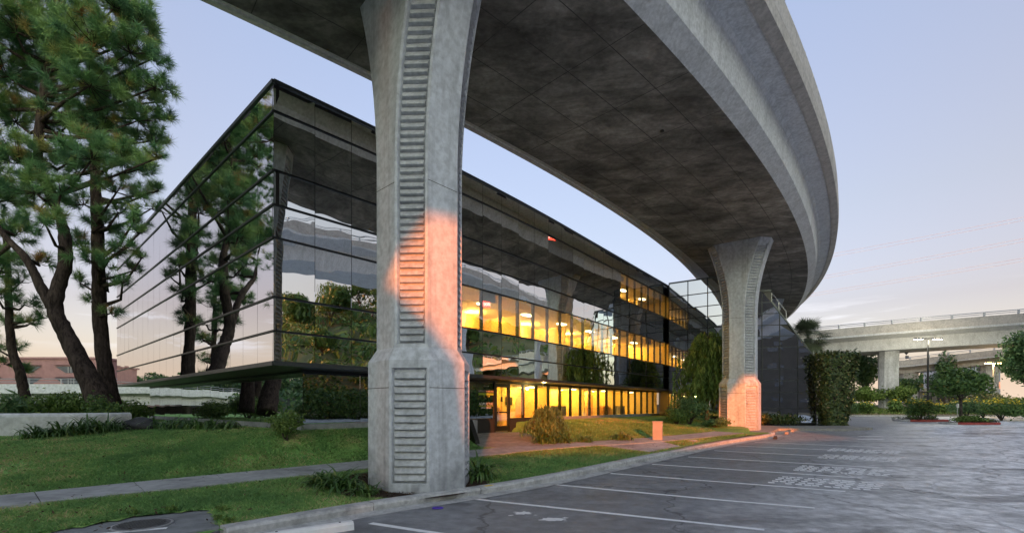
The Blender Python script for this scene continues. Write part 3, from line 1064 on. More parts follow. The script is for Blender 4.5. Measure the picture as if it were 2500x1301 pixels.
def pane_mesh(name, w, h, th, front, back):
    """thin sheet facing -Y, origin at its centre"""
    a, b = w / 2, h / 2
    v = [(-a, 0, -b), (a, 0, -b), (a, 0, b), (-a, 0, b), (-a, th, -b), (a, th, -b), (a, th, b), (-a, th, b)]
    f = [(0, 1, 2, 3), (5, 4, 7, 6), (4, 0, 3, 7), (1, 5, 6, 2), (3, 2, 6, 7), (4, 5, 1, 0)]
    mb = MB(); mb.v = v; mb.f = f; mb.m = [0, 1, 1, 1, 1, 1]
    return mb.mesh(name, [front, back])
_pm = {}
def pane(name, p, q, z0, z1, front, back, parent, tilt=.16, gap=.016, off=0.0):
    """sheet from plan point p to q, outside is to the right of travel p->q"""
    w = float(np.linalg.norm(q - p)) - gap; h = z1 - z0 - .03
    key = (name, round(w, 3), round(h, 3), front.name, back.name)
    if key not in _pm:
        _pm[key] = pane_mesh(name, w, h, .02, front, back)
    o = obj(name, _pm[key])
    t = (q - p) / np.linalg.norm(q - p)
    c = (p + q) / 2 + np.array((t[1], -t[0])) * off
    o.location = (c[0], c[1], (z0 + z1) / 2)
    o.rotation_euler = (R(rng.gauss(0, tilt * 1.5)), R(0), math.atan2(t[1], t[0]) + R(rng.gauss(0, tilt)))
    adopt(o, parent)
    return o
LIT2, LIT3 = 6, 18      # first lit module on the second and third floor
for i in range(NR):
    for z0, z1, nm in BANDS:
        see = nm == 'window_pane' and ((z0 < 6 and i >= LIT2 - 1) or (z0 > 8 and i >= LIT3))
        pane(nm, PR[i], PR[i + 1], z0, z1, M['glassV'] if see else M['glassR'], M['clear'] if see else M['black'], bld)
for i in range(NL):
    for z0, z1, nm in BANDS:
        pane(nm, PL[i + 1], PL[i], z0, z1, M['glassL'], M['black'], bld, .10)
def strip(path, o0, o1, z0, z1):
    """bar following a plan path; offsets to the right of travel"""
    prof = [(o0, z0), (o1, z0), (o1, z1), (o0, z1)]
    V, F, n = sweep(path, [0] * len(path), prof)
    mb = MB().add(V, F); mb.f.append(tuple(reversed(range(n)))); mb.m.append(0); mb.f.append(tuple(range(len(V) - n, len(V)))); mb.m.append(0)
    return mb
def fixn(o):
    bm = bmesh.new(); bm.from_mesh(o.data); bmesh.ops.recalc_face_normals(bm, faces=bm.faces); bm.to_mesh(o.data); bm.free(); return o
PLr = list(reversed(PL))
for z in (10.34, 8.66, 7.68, 6.74, 5.05, 4.08):
    for pth in (PR, PLr):
        fixn(strip(pth, -.05, .035, z - .028, z + .028).build('transom', M['frame'], bld))
for pth in (PR, PLr):
    fixn(strip(pth, -.30, .05, 11.13, 11.24).build('coping', M['frame2'], bld))
    fixn(strip(pth, -.10, .045, 3.10, 3.225).build('soffit_edge', M['frame2'], bld))
    # backing wall behind the opaque panels
    for z0, z1 in ((10.36, 11.12), (6.78, 8.64), (3.24, 5.03)):
        fixn(strip(pth, -.16, -.06, z0, z1).build('backing_wall', M['black'], bld))
# roof, soffit
back = [np.array((10.0, 48.0)), np.array((-6.0, 48.0))]
ring = [tuple(p) for p in PLr] + [tuple(p) for p in PR[1:]] + [tuple(p) for p in back]
MB().prism([(x, y) for x, y in ring], 11.0, 11.10).build('roof', M['black'], bld)
for pth, g in ((PR, GR), (PLr, list(reversed(GL)))):
    mb = MB(); m = max(len(pth), len(g))
    a = resample(pth, 1.2); b = resample(g, 1.2); k = min(len(a), len(b))
    a = [a[round(i * (len(a) - 1) / (k - 1))] for i in range(k)]; b = [b[round(i * (len(b) - 1) / (k - 1))] for i in range(k)]
    for i in range(k - 1):
        mb.add([(a[i][0], a[i][1], 3.12), (a[i + 1][0], a[i + 1][1], 3.12), (b[i + 1][0], b[i + 1][1], 3.12), (b[i][0], b[i][1], 3.12)], [(0, 1, 2, 3)])
    mb.build('soffit', M['black'], bld)
# interior: floors, ceilings, rear walls and partitions of the lit storeys
def inset(path, d):
    return offset_path(path, d)
def room(i0, i1, zf, zc, base, depth, wall, cols=()):
    pth = base[i0:i1 + 1]
    f0 = inset(pth, .18); f1 = inset(pth, depth)
    fl = MB(); ce = MB()
    for k in range(len(pth) - 1):
        q = [f0[k], f0[k + 1], f1[k + 1], f1[k]]
        fl.add([(p[0], p[1], zf) for p in q], [(0, 1, 2, 3)])
        ce.add([(p[0], p[1], zc) for p in q], [(3, 2, 1, 0)])
        w = M['wood'] if k in cols else wall
        wb = MB().add([(f1[k][0], f1[k][1], zf), (f1[k + 1][0], f1[k + 1][1], zf), (f1[k + 1][0], f1[k + 1][1], zc), (f1[k][0], f1[k][1], zc)], [(0, 1, 2, 3)])
        wb.build('rear_wall', w, bld)
    fl.build('floor', M['carpet'], bld); ce.build('ceiling', M['ceil'], bld)
    for k in (0, len(pth) - 1):
        MB().add([(f0[k][0], f0[k][1], zf), (f1[k][0], f1[k][1], zf), (f1[k][0], f1[k][1], zc), (f0[k][0], f0[k][1], zc)], [(0, 1, 2, 3)]).build('partition', wall, bld)
    for k in range(3, len(pth) - 1, 4):
        a = f0[k] * .45 + f1[k] * .55
        MB().beam((a[0], a[1], (zf + zc) / 2), (f1[k][0], f1[k][1], (zf + zc) / 2), .1, zc - zf).build('partition', wall, bld)
    # doors, pictures and cabinets along the rear wall
    for k in range(len(pth) - 1):
        a = (f1[k] + f1[k + 1]) / 2; d = (f0[k] - f1[k]); d = d / np.linalg.norm(d)
        t = (f1[k + 1] - f1[k]); t = t / np.linalg.norm(t); rz = math.atan2(t[1], t[0])
        kind = rng.random()
        if kind < .22:
            c = a + d * .03; MB().box((c[0], c[1], zf + 1.05), (.9, .05, 2.1), rz).build('interior_door', M['wood'], bld)
        elif kind < .5:
            c = a + d * .03; MB().box((c[0], c[1], zf + 1.55), (.7, .04, .5), rz).build('picture', M[rng.choice(('white', 'black', 'brick'))], bld)
        if rng.random() < .4:
            c = a + d * rng.uniform(.4, 2.6); MB().box((c[0], c[1], zf + .62), (.9, .45, 1.24), rz).build('cabinet', M[rng.choice(('wood', 'sill', 'boxpaint'))], bld)
        if rng.random() < .3 and zf > 2:
            c = f0[k] * .5 + f0[k + 1] * .5 + d * -.12; MB().box((c[0], c[1], zc - .22), (1.02, .03, rng.uniform(.25, .55)), rz).build('blind', M['white'], bld)
    return f0, f1
def ceiling_lamp(p, z, power, size=.5, rz=0.0):
    o = MB().box((0, 0, 0), (size * 1.1, size * .5, .03)).build('ceiling_light', M['white_e'])
    o.location = (p[0], p[1], z - .03); o.rotation_euler = (0, 0, rz)
    adopt(o, bld)
def wash_lamp(p, z, power):
    """recessed wall washer"""
    o = MB().lathe([(.07, 0), (.09, .03)], 10).build('down_light', M['white_e'])
    o.location = (p[0], p[1], z - .035); adopt(o, bld)
    L = bpy.data.lights.new('washer', 'POINT'); L.energy = power * 1.8; L.color = (1.0, .62, .13); L.shadow_soft_size = .12
    lo = bpy.data.objects.new('washer', L); COL.objects.link(lo)
    lo.location = (p[0], p[1], z - .22); adopt(lo, bld)
f0, f1 = room(LIT2 - 1, NR, 4.25, 6.85, PR, 4.6, M['cream'], cols=(0, 1, 2, 3, 4, 5, 6))
for k in range(0, len(f1) - 1):
    p = f1[k] * .86 + f0[k] * .14
    if k % 2 == 1:
        wash_lamp(p, 6.85, rng.choice((45, 80, 110, 130)))
    if k % 3 == 1:
        ceiling_lamp(f0[k] * .55 + f1[k] * .45, 6.84, 0, .6, .9)
f0, f1 = room(LIT3, NR, 7.85, 10.42, PR, 4.2, M['cream'])
for k in range(0, len(f1) - 1):
    p = f1[k] * .8 + f0[k] * .2
    if k % 2 == 1:
        wash_lamp(p, 10.42, rng.choice((40, 70, 100)))
    if k % 3 == 1:
        ceiling_lamp(f0[k] * .55 + f1[k] * .45, 10.41, 0, .6, .9)
# ground floor
GN = len(GR)
DOOR = None
for i in range(GN - 1):
    u = 1250 + 1180 * GR[i][0] / GR[i][1]
gl0 = next(i for i in range(GN) if GR[i][0] / GR[i][1] > (1138 - 1250) / 1180)      # first bay right of the near pier
DI = gl0 + 1                                                                          # door bay
for i in range(GN - 1):
    p, q = GR[i], GR[i + 1]
    if i < gl0:
        pane('window_pane', p, q, 1.36, 3.10, M['glassD'], M['black'], bld, .05)
    elif i == gl0:
        pane('window_pane', p, q, 1.36, 3.10, M['glassD'], M['black'], bld, .02)
    elif i == DI:
        DOOR = (p, q)
    else:
        pane('window_pane', p, q, 1.36, 3.10, M['glassG'], M['clear'], bld, .08)
    if i > gl0:
        t = (q - p) / np.linalg.norm(q - p); nin = np.array((-t[1], t[0]))
        c = p + nin * .07
        MB().box((c[0], c[1], 2.0), (.10, .14, 2.24), math.atan2(t[1], t[0])).build('mullion', M['frame'], bld)
for pth, i0, see in ((PR, LIT2 - 1, (5.05, 6.74)), (PR, LIT3, (8.66, 10.34))):
    for i in range(i0, NR + 1):
        t = (pth[min(i + 1, NR)] - pth[min(i, NR - 1)]); t = t / np.linalg.norm(t); nin = np.array((-t[1], t[0]))
        c = pth[i] + nin * .09
        MB().box((c[0], c[1], (see[0] + see[1]) / 2), (.10, .12, see[1] - see[0]), math.atan2(t[1], t[0])).build('mullion', M['frame'], bld)
for i in range(len(GL) - 1):
    pane('window_pane', GL[i + 1], GL[i], 1.30, 3.10, M['glassL'], M['black'], bld, .08)
# plinth under the ground floor glass
fixn(strip(list(reversed(GL)), -.2, .06, .5, 1.33).build('plinth', M['sill'], bld))
fixn(strip(GR[:gl0 + 1], -.2, .06, .5, 1.34).build('plinth', M['sill'], bld))
fixn(strip(GR[gl0:DI + 1], -.2, .05, .5, 1.335).build('granite_panel', M['granite'], bld))
fixn(strip([GR[-1], np.array((12.05, 36.97))], -.1, .02, .5, 3.12).build('return_wall', M['black'], bld))
fixn(strip([PR[-1], np.array((12.05, 36.97))], -.1, .02, 3.1, 11.1).build('return_wall', M['black'], bld))
fixn(strip(GR[DI + 3:], -.2, .06, .5, 1.34).build('plinth', M['sill'], bld))
fixn(strip(GR[DI + 1:DI + 4], -.12, .03, .5, 1.35).build('granite_panel', M['granite'], bld))
for gp in (GR, list(reversed(GL))):
    fixn(strip(gp, -.08, .03, 3.03, 3.119).build('transom', M['frame'], bld))
# the door
p, q = DOOR
dt = (q - p) / np.linalg.norm(q - p); dn = np.array((dt[1], -dt[0])); drz = math.atan2(dt[1], dt[0])
def dpt(a, z, o=0.0):
    w = p + dt * a + dn * o
    return (w[0], w[1], z)
dw = float(np.linalg.norm(q - p))
door = obj('door', MB().beam(dpt(.10, 1.88), dpt(.20, 1.88), .06, 2.28).beam(dpt(dw - .12, 1.88), dpt(dw - .02, 1.88), .06, 2.28)
           .beam(dpt(.2, 2.93), dpt(dw - .12, 2.93), .06, .18).beam(dpt(.2, .86), dpt(dw - .12, .86), .06, .24).beam(dpt(.2, 1.64), dpt(dw - .12, 1.64), .05, .07).mesh('door', M['frame']), bld)
for z0, z1 in ((1.68, 2.84), (.98, 1.60)):
    MB().add([dpt(.2, z0, -.01), dpt(dw - .12, z0, -.01), dpt(dw - .12, z1, -.01), dpt(.2, z1, -.01)], [(0, 1, 2, 3)]).build('pane', M['glassG'], door)
MB().tube([dpt(.24, 1.5, .03), dpt(.24, 1.5, .1), dpt(.24, 1.85, .1), dpt(.24, 1.85, .03)], [.016] * 4, 6).build('handle', M['steel'], door)
MB().add([dpt(.5, 2.15, .004), dpt(.66, 2.15, .004), dpt(.66, 2.38, .004), dpt(.5, 2.38, .004)], [(0, 1, 2, 3)]).build('notice', M['black'], door)
MB().box(dpt(.045, 1.9, -.03), (.09, .16, 2.4), drz).build('door_frame', M['frame'], bld)
f0, f1 = room(gl0 + 1, GN - 1, .70, 3.08, GR, 4.2, M['cream'])
for k in range(0, len(f1) - 1):
    pp = f1[k] * .84 + f0[k] * .16
    if k % 2 == 0:
        wash_lamp(pp, 3.08, rng.choice((22, 40, 62)))
    if k % 4 == 1:
        ceiling_lamp(f0[k] * .55 + f1[k] * .45, 3.07, 0, .5, .9)
# lamp under the soffit at the entrance
sp = GR[DI + 3] + np.array((.35, -.45))
o = MB().lathe([(.05, 0), (.09, .14)], 10).build('entrance_spotlight', M['frame'])
o.location = (sp[0], sp[1], 2.95); adopt(o, bld)
L = bpy.data.lights.new('entrance_spot', 'POINT'); L.energy = 28; L.color = (1.0, .72, .22); L.shadow_soft_size = .06
lo = bpy.data.objects.new('entrance_spot', L); COL.objects.link(lo); lo.location = (sp[0], sp[1], 2.86); adopt(lo, bld)

# dark retaining slab left of the entry
MB().add([(-1.55, 19.0, .30), (-1.75, 20.9, .55), (-1.80, 20.9, 1.45), (-1.66, 19.75, 1.38), (-1.58, 19.0, .62)], [(0, 1, 2, 3, 4)]).build('tmp', M['black'])
bpy.data.objects.remove(bpy.data.objects['tmp'], do_unlink=True)
rw = MB()
poly = [(18.6, .25), (21.1, .45), (21.1, 1.42), (20.2, 1.36), (18.75, .60)]
vs = []
for dx in (0.0, .16):
    for y, z in poly:
        vs.append((-1.14 + dx - .27 * (y - 17.7), y, z))
n5 = 5
rw.add(vs, [tuple(range(n5)), tuple(reversed(range(n5, 2 * n5)))] + [(i + n5, (i + 1) % n5 + n5, (i + 1) % n5, i) for i in range(n5)])
tag(fixn(rw.build('retaining_wall', M['granite'])), 'low black sloping retaining wall left of the lit entrance door', 'wall')

# lettering on the dark pane beside the door
def text_mesh(name, body, size, mat, extr=.002):
    cu = bpy.data.curves.new(name, 'FONT'); cu.body = body; cu.size = size; cu.align_x = 'CENTER'; cu.extrude = extr
    to = bpy.data.objects.new(name, cu); COL.objects.link(to)
    me = bpy.data.meshes.new_from_object(to.evaluated_get(bpy.context.evaluated_depsgraph_get()))
    bpy.data.objects.remove(to, do_unlink=True)
    me.materials.clear(); me.materials.append(mat)
    return me
sp0, sq0 = GR[gl0], GR[gl0 + 1]
st_ = (sq0 - sp0) / np.linalg.norm(sq0 - sp0); sn_ = np.array((st_[1], -st_[0])); srz = math.atan2(st_[1], st_[0])
SW = float(np.linalg.norm(sq0 - sp0))
sc_ = sp0 + st_ * SW * .54 + sn_ * .012
sign = thing('window_lettering', 'white and lime clinic lettering on the dark glass beside the entrance', 'sign', (sc_[0], sc_[1], 1.4), srz)
def put_text(body, size, z, mat, wid=None, small=False):
    me = text_mesh('lettering', body, size, mat)
    o = obj('lettering', me, sign, local=True)
    xs_ = [v.co.x for v in me.vertices]; w = max(xs_) - min(xs_)
    k = (wid / w) if wid else 1
    o.scale = (k * 1.2, 1.15, 1); o.rotation_euler = (R(90), 0, 0); o.location = (0, 0, z - 1.4)
put_text('SUITE 104', .07, 2.83, M['white'], .30)
put_text('REPRODUCTIVE WELLNESS', .10, 2.58, M['white'], .84)
MB().box((0, 0, 2.49 - 1.4), (1.03, .004, .10)).build('lime_band', M['green'], sign, local=True)
put_text('ACUPUNCTURE', .15, 1.98, M['white'], .80)
MB().box((0, 0, 1.945 - 1.4), (.96, .004, .018)).build('lime_rule', M['lime'], sign, local=True)
put_text('SAN DIEGO', .11, 1.82, M['white'], .58)
for k, x in enumerate((-.14, -.02, .10, .21)):
    mb = MB(); nseg = 12
    if k == 0:
        for s in range(nseg):
            a0, a1 = 2 * math.pi * s / nseg, 2 * math.pi * (s + 1) / nseg
            mb.add([(x + .038 * math.cos(a0), 0, .038 * math.sin(a0)), (x + .038 * math.cos(a1), 0, .038 * math.sin(a1)), (x + .022 * math.cos(a1), 0, .022 * math.sin(a1)), (x + .022 * math.cos(a0), 0, .022 * math.sin(a0))], [(0, 1, 2, 3)])
    elif k < 3:
        inn = .028 if k == 1 else .008
        for s in range(nseg):
            a0, a1 = -math.pi / 2 + math.pi * s / nseg, -math.pi / 2 + math.pi * (s + 1) / nseg
            mb.add([(x + .038 * math.cos(a0), 0, .038 * math.sin(a0)), (x + .038 * math.cos(a1), 0, .038 * math.sin(a1)), (x + inn * math.cos(a1), 0, .038 * math.sin(a1)), (x + inn * math.cos(a0), 0, .038 * math.sin(a0))], [(0, 1, 2, 3)])
    else:
        mb.add([(x + .038 * math.cos(2 * math.pi * s / nseg), 0, .038 * math.sin(2 * math.pi * s / nseg)) for s in range(nseg)], [tuple(range(nseg))])
    o = mb.build('moon', M['lime'], sign, local=True); o.location = (0, -.003, 2.39 - 1.4)

# exit signs inside
def exit_sign(pos, rz, label, size=1.0):
    r = thing('exit_sign', label, 'exit sign', pos, rz, 'red exit signs inside the building')
    MB().box((0, 0, 0), (.34 * size, .05, .22 * size)).build('housing', M['exit'], r, local=True)
    me = text_mesh('lettering', 'EXIT', .17 * size, M['exit2'])
    o = obj('lettering', me, r, local=True); o.rotation_euler = (R(90), 0, 0); o.location = (0, -.03, -.06 * size)
def inroom(u, v, pth, depth):
    # point behind the facade on a sight-line
    k = (u - 1250) / 1180
    for a, b in zip(pth[:-1], pth[1:]):
        if (a[0] - k * a[1]) * (b[0] - k * b[1]) <= 0:
            d = (a[1] + b[1]) / 2 + depth
            return P(u, v, d)
exit_sign(inroom(1186, 743, PR, 1.6), .35, 'red exit sign hanging behind the second floor glass right of the near pier', 1.15)
exit_sign(inroom(1346, 577, PR, -.03) if False else inroom(1346, 577, PR, .9), .35, 'red exit sign glowing behind the top floor glass', 1.7)
# the top floor pane in front of that sign is see-through
for o in bld.children:
    if o.name.startswith('window_pane') and abs(o.location.z - 9.5) < .1:
        u = 1250 + 1180 * o.location.x / o.location.y
        if 1338 < u < 1392:
            w = o.data.vertices[1].co.x * 2; h = o.data.vertices[2].co.z * 2
            o.data = pane_mesh('window_pane', w, h, .02, M['glassV'], M['clear'])

# ------------------------------------------------------------------ glass wing with a raked roof edge
wing = thing('glass_wing', 'dark reflective glass wing with raked roof edge behind the far ribbed pier', 'building', (12.0, 36.95, .7))
rows = [.75, 1.75, 2.88, 3.72, 4.56, 6.07, 6.85, 7.63, 8.45, 9.24, 10.2, 11.24]
def wing_facet(O, dr, L, nmod, roofz, caps, outline, rail=None):
    O = np.array(O); dr = np.array(dr) / np.linalg.norm(dr)
    wn_ = np.array((dr[1], -dr[0]))          # outward
    def wpt(k, z, o=0.0):
        w = O + dr * k + wn_ * o
        return (w[0], w[1], z)
    kx = [L * i / nmod for i in range(nmod + 1)]
    for i in range(nmod):
        for a, b in zip(rows[:-1], rows[1:]):
            k0, k1 = kx[i] + .012, kx[i + 1] - .012
            t0, t1 = roofz(k0 + .001), roofz(k1 - .001)
            z0, zt0, zt1 = a + .015, min(b - .015, t0), min(b - .015, t1)
            if zt0 <= z0 + .02 and zt1 <= z0 + .02:
                continue
            ps = [(k0, z0), (k1, z0), (k1, max(zt1, z0)), (k0, max(zt0, z0))]
            if zt1 <= z0 + .02:
                f = (t0 - z0) / (t0 - t1)
                ps = [(k0, z0), (k0 + (k1 - k0) * f, z0), (k0, zt0)]
            elif t1 < b - .015 < t0:
                f = (t0 - (b - .015)) / (t0 - t1)
                ps = [(k0, z0), (k1, z0), (k1, t1), (k0 + (k1 - k0) * f, b - .015), (k0, b - .015)]
            tl = rng.gauss(0, .0022); tw = rng.gauss(0, .0022)
            fr = [Vector(wpt(k, z, (z - z0) * tl + (k - k0) * tw)) for k, z in ps]
            bk = [v - Vector((wn_[0], wn_[1], 0)) * .02 for v in fr]
            n_ = len(fr)
            mb = MB().add(fr + bk, [tuple(range(n_))]); mb.f += [tuple(reversed(range(n_, 2 * n_)))]; mb.m += [1]
            for s in range(n_):
                mb.f.append((s + n_, (s + 1) % n_ + n_, (s + 1) % n_, s)); mb.m.append(1)
            fixn(mb.build('window_pane', [M['glassW'], M['black']], wing))
    for z in rows[:-1]:
        kend = L
        for s in np.arange(0, L, .02):
            if roofz(s) < z:
                kend = s; break
        if kend > .05:
            MB().beam(wpt(0, z, .01), wpt(kend, z, .01), .09, .045).build('transom', M['frame'], wing)
    for k in kx:
        MB().beam(wpt(k, .5, .012), wpt(k, roofz(max(0, k - .01)), .012), .045, .08, up=(wn_[0], wn_[1], 0)).build('mullion', M['frame'], wing)
    for (ka, za), (kb, zb) in caps:
        MB().beam(wpt(ka, za + .03, -.05), wpt(kb, zb + .03, -.05), .22, .09).build('coping', M['frame2'], wing)
    fr = [wpt(k, z, -.06) for k, z in outline]; n_ = len(outline)
    bkv = [(x - wn_[0] * .9, y - wn_[1] * .9, z) for x, y, z in fr]
    bk = MB().add(fr + bkv, [tuple(range(n_)), tuple(reversed(range(n_, 2 * n_)))] + [(i + n_, (i + 1) % n_ + n_, (i + 1) % n_, i) for i in range(n_)])
    fixn(bk.build('wing_body', M['black'], wing))
    if rail:
        gr = MB()
        for k in np.linspace(rail[0], rail[1], 3):
            gr.tube([wpt(k, roofz(k), -.1), wpt(k, roofz(k) + .75, -.1)], [.025] * 2, 6)
        gr.tube([wpt(rail[0], roofz(rail[0]) + .75, -.1), wpt(rail[1], roofz(rail[1]) + .75, -.1)], [.025] * 2, 6)
        gr.build('roof_railing', M['steel'], wing)
wing_facet((12.0, 36.95), (.824, -.566), 4.2, 3, lambda k: 11.24, [((0, 11.24), (4.2, 11.24))], [(0, .4), (4.2, .4), (4.2, 11.2), (0, 11.2)])
WL = 5.75
def roof2(k):
    if k <= .3: return 11.24
    if k <= 2.92: return 10.05
    return 9.24 + (5.15 - 9.24) * (k - 2.92) / (WL - 2.92)
wing_facet((15.46, 34.75), (.978, -.209), WL, 5, roof2, [((0, 10.05), (2.92, 10.05)), ((2.92, 9.24), (WL, 5.15))], [(0, .4), (WL, .4), (WL, 5.1), (2.95, 9.15), (2.9, 10.0), (0, 10.0)], (2.96, 3.9))

# ------------------------------------------------------------------ unseen blocker added behind the camera; its shaped gap forms the sun patches
TE = math.tan(SUN_EL)
YB = -110.0
def zb_(b):
    return b - YB * TE
top = [(-2.75, 6.3), (-1.75, 7.65), (-.9, 7.9), (2.5, 7.0), (7, 5.9), (11.2, 4.9), (13.3, 8.1), (17.2, 8.3)]
bot = [(-2.75, 6.3), (-1.85, 5.45), (-1.35, 4.85), (-1.12, 4.5), (-.93, 2.85), (3.5, 3.0), (7, 3.35), (12, 3.75), (17.2, 4.2)]
blk = thing('sun_blocker', 'brown unseen sun blocker added behind the viewpoint, pierced by a shaped opening', 'building', (0, YB, 0))
def blocker_piece(name, poly):
    vs = [(x, YB, z) for x, z in poly] + [(x, YB - .5, z) for x, z in poly]
    n_ = len(poly)
    fixn(MB().add(vs, [tuple(range(n_)), tuple(reversed(range(n_, 2 * n_)))] + [(i + n_, (i + 1) % n_ + n_, (i + 1) % n_, i) for i in range(n_)]).build(name, M['blocker_skin'], blk))
blocker_piece('blocker_base', [(-2.75, -1), (17.2, -1)] + [(a, zb_(b)) for a, b in reversed(bot)])
blocker_piece('blocker_top', [(a, zb_(b)) for a, b in top] + [(17.2, 43), (-2.75, 43)])
blocker_piece('blocker_side', [(-140, -1), (-2.76, -1), (-2.76, 40), (-140, 40)])
blocker_piece('blocker_side', [(17.21, -1), (80, -1), (80, 43), (17.21, 43)])
blocker_win = MB().box((0, 0, 0), (3.0, .12, 1.6)).mesh('window', M['win_far'])  # window plates that only dress the added blocker
for x in list(np.arange(-70, -4, 8.0)) + list(np.arange(22, 78, 8.0)):
    for z in np.arange(4, 33, 6.0):
        o = obj('window', blocker_win); o.location = (x, YB + .03, z); adopt(o, blk)
# ------------------------------------------------------------------ vegetation tools
nr_ = np.random.default_rng(11)
def rand_dirs(n, g=nr_):
    v = g.normal(size=(n, 3)); return v / np.linalg.norm(v, axis=1, keepdims=True)
def leaf_mesh(name, C, N, size, mat, tint, aspect=.5, g=nr_, fold=.0):
    """one kite leaf (2 triangles as a quad) per centre C with facing N"""
    n = len(C)
    r = rand_dirs(n, g)
    A = np.cross(N, r); A /= np.linalg.norm(A, axis=1, keepdims=True) + 1e-9
    B = np.cross(N, A)
    s = (np.asarray(size) * np.ones(n))[:, None]
    V = np.stack([C - A * s, C - B * s * aspect + A * s * .1, C + A * s, C + B * s * aspect + A * s * .1], 1).reshape(-1, 3)
    F = np.arange(4 * n).reshape(n, 4)
    return np_mesh(name, V, F, mat, False, np.repeat(tint, 4))
def blob_points(n, cs, g=nr_, shell=.55):
    """points in the outer shell of several ellipsoids, (centre, radii); returns points and outward directions"""
    vol = np.array([r[0] * r[1] + r[1] * r[2] + r[0] * r[2] for c, r in cs]); k = g.choice(len(cs), n, p=vol / vol.sum())
    D = rand_dirs(n, g)
    rad = shell + (1 - shell) * g.random(n) ** .6
    Cc = np.array([c for c, r in cs])[k]; Rr = np.array([r for c, r in cs])[k]
    return Cc + D * Rr * rad[:, None], D
def lumpy(c, r, n, g=nr_, sub=.45, flat=1.0):
    """an ellipsoid broken into smaller lumps"""
    out = []
    for d in rand_dirs(n, g):
        if d[2] < -.55: d = np.array((d[0], d[1], -.3))
        k = sub * g.uniform(.7, 1.25)
        out.append((np.array(c) + d * np.array(r) * g.uniform(.45, .75), np.array(r) * k))
    out.append((np.array(c), np.array(r) * .62))
    return out
def bush(name, label, cat, base, rad, mat, n, size, group=None, lumps=12, stems=True, flowers=0, tbias=0.0, low=.9, part='foliage', aspect=.5):
    """rounded shrub standing at base; rad = (rx, ry, height)"""
    g = np.random.default_rng(abs(hash((round(base[0], 2), round(base[1], 2)))) % 99991)
    r = thing(name, label, cat, base, 0, group)
    c = (base[0], base[1], base[2] + rad[2] * .52)
    cs = lumpy(c, (rad[0], rad[1], rad[2] * .5), lumps, g)
    C, D = blob_points(n, cs, g)
    sp = g.random(len(C)) < .10
    C = np.where(sp[:, None], C + D * np.array(rad) * g.uniform(.08, .26, (len(C), 1)), C)
    keep = C[:, 2] > base[2] + .02
    C, D = C[keep], D[keep]
    N = D + g.normal(size=D.shape) * .55; N /= np.linalg.norm(N, axis=1, keepdims=True)
    t = np.clip(g.normal(.42 + tbias, .22, len(C)), 0, 1)
    obj(part, leaf_mesh(part, C, N, size * g.uniform(.7, 1.3, len(C)), mat, t, aspect, g), r)
    if stems:
        mb = MB()
        rg = random.Random(int(abs(base[0]) * 100))
        for _ in range(6):
            a = rg.uniform(0, 6.28); e = rg.uniform(.3, .6)
            top = (base[0] + math.cos(a) * rad[0] * e, base[1] + math.sin(a) * rad[1] * e, base[2] + rad[2] * .55)
            mid = (base[0] + math.cos(a) * rad[0] * e * .35, base[1] + math.sin(a) * rad[1] * e * .35, base[2] + rad[2] * .25)
            mb.tube([(base[0], base[1], base[2] - .05), mid, top], [rad[2] * .022 + .012, rad[2] * .016 + .008, .006], 5)
        mb.build('stems', M['bark2'], r)
    if flowers:
        top = C[C[:, 2] > base[2] + rad[2] * .72]
        if len(top) > flowers:
            top = top[g.choice(len(top), flowers, replace=False)]
        Nf = rand_dirs(len(top), g) + np.array((0, -.4, .8)); Nf /= np.linalg.norm(Nf, axis=1, keepdims=True)
        stuff(obj('flower', leaf_mesh('flower', top + np.array((0, 0, .05)), Nf, .085, M['flower'], np.zeros(len(top)), .8, g), r))
    return r

# --- pine: needles in brushes at the twig ends
def tuft_template(g, n=60, length=.34, spread=1.0):
    d = rand_dirs(n, g); d[:, 2] = np.abs(d[:, 2]) * .9 + .08
    d[:, :2] *= spread; d /= np.linalg.norm(d, axis=1, keepdims=True)
    root = np.stack([np.zeros(n), np.zeros(n), g.uniform(-.12, .18, n)], 1)
    L = length * g.uniform(.7, 1.15, n)
    tip = root + d * L[:, None]; tip[:, 2] -= .10 * L * (1 - d[:, 2])
    side = np.cross(d, rand_dirs(n, g)); side /= np.linalg.norm(side, axis=1, keepdims=True)
    w = .009
    V = np.stack([root - side * w, root + side * w, tip], 1)
    return V
def tufts(name, pts, dirs, tint, mat, g, n=60, length=.34, nvar=6):
    tmps = [tuft_template(g, n, length) for _ in range(nvar)]
    out = []
    up = dirs / np.linalg.norm(dirs, axis=1, keepdims=True)
    ref = rand_dirs(len(pts), g)
    A = np.cross(up, ref); A /= np.linalg.norm(A, axis=1, keepdims=True) + 1e-9
    B = np.cross(up, A)
    k = g.integers(0, nvar, len(pts)); sc = g.uniform(.75, 1.3, len(pts))
    for i in range(nvar):
        m = k == i
        T = tmps[i].reshape(-1, 3)
        X = (A[m][:, None, :] * T[None, :, :1] + B[m][:, None, :] * T[None, :, 1:2] + up[m][:, None, :] * T[None, :, 2:3]) * sc[m][:, None, None] + pts[m][:, None, :]
        out.append((X.reshape(-1, 3), np.repeat(tint[m], T.shape[0])))
    V = np.concatenate([o[0] for o in out]); tt = np.concatenate([o[1] for o in out])
    return np_mesh(name, V, np.arange(len(V)).reshape(-1, 3), mat, False, tt)
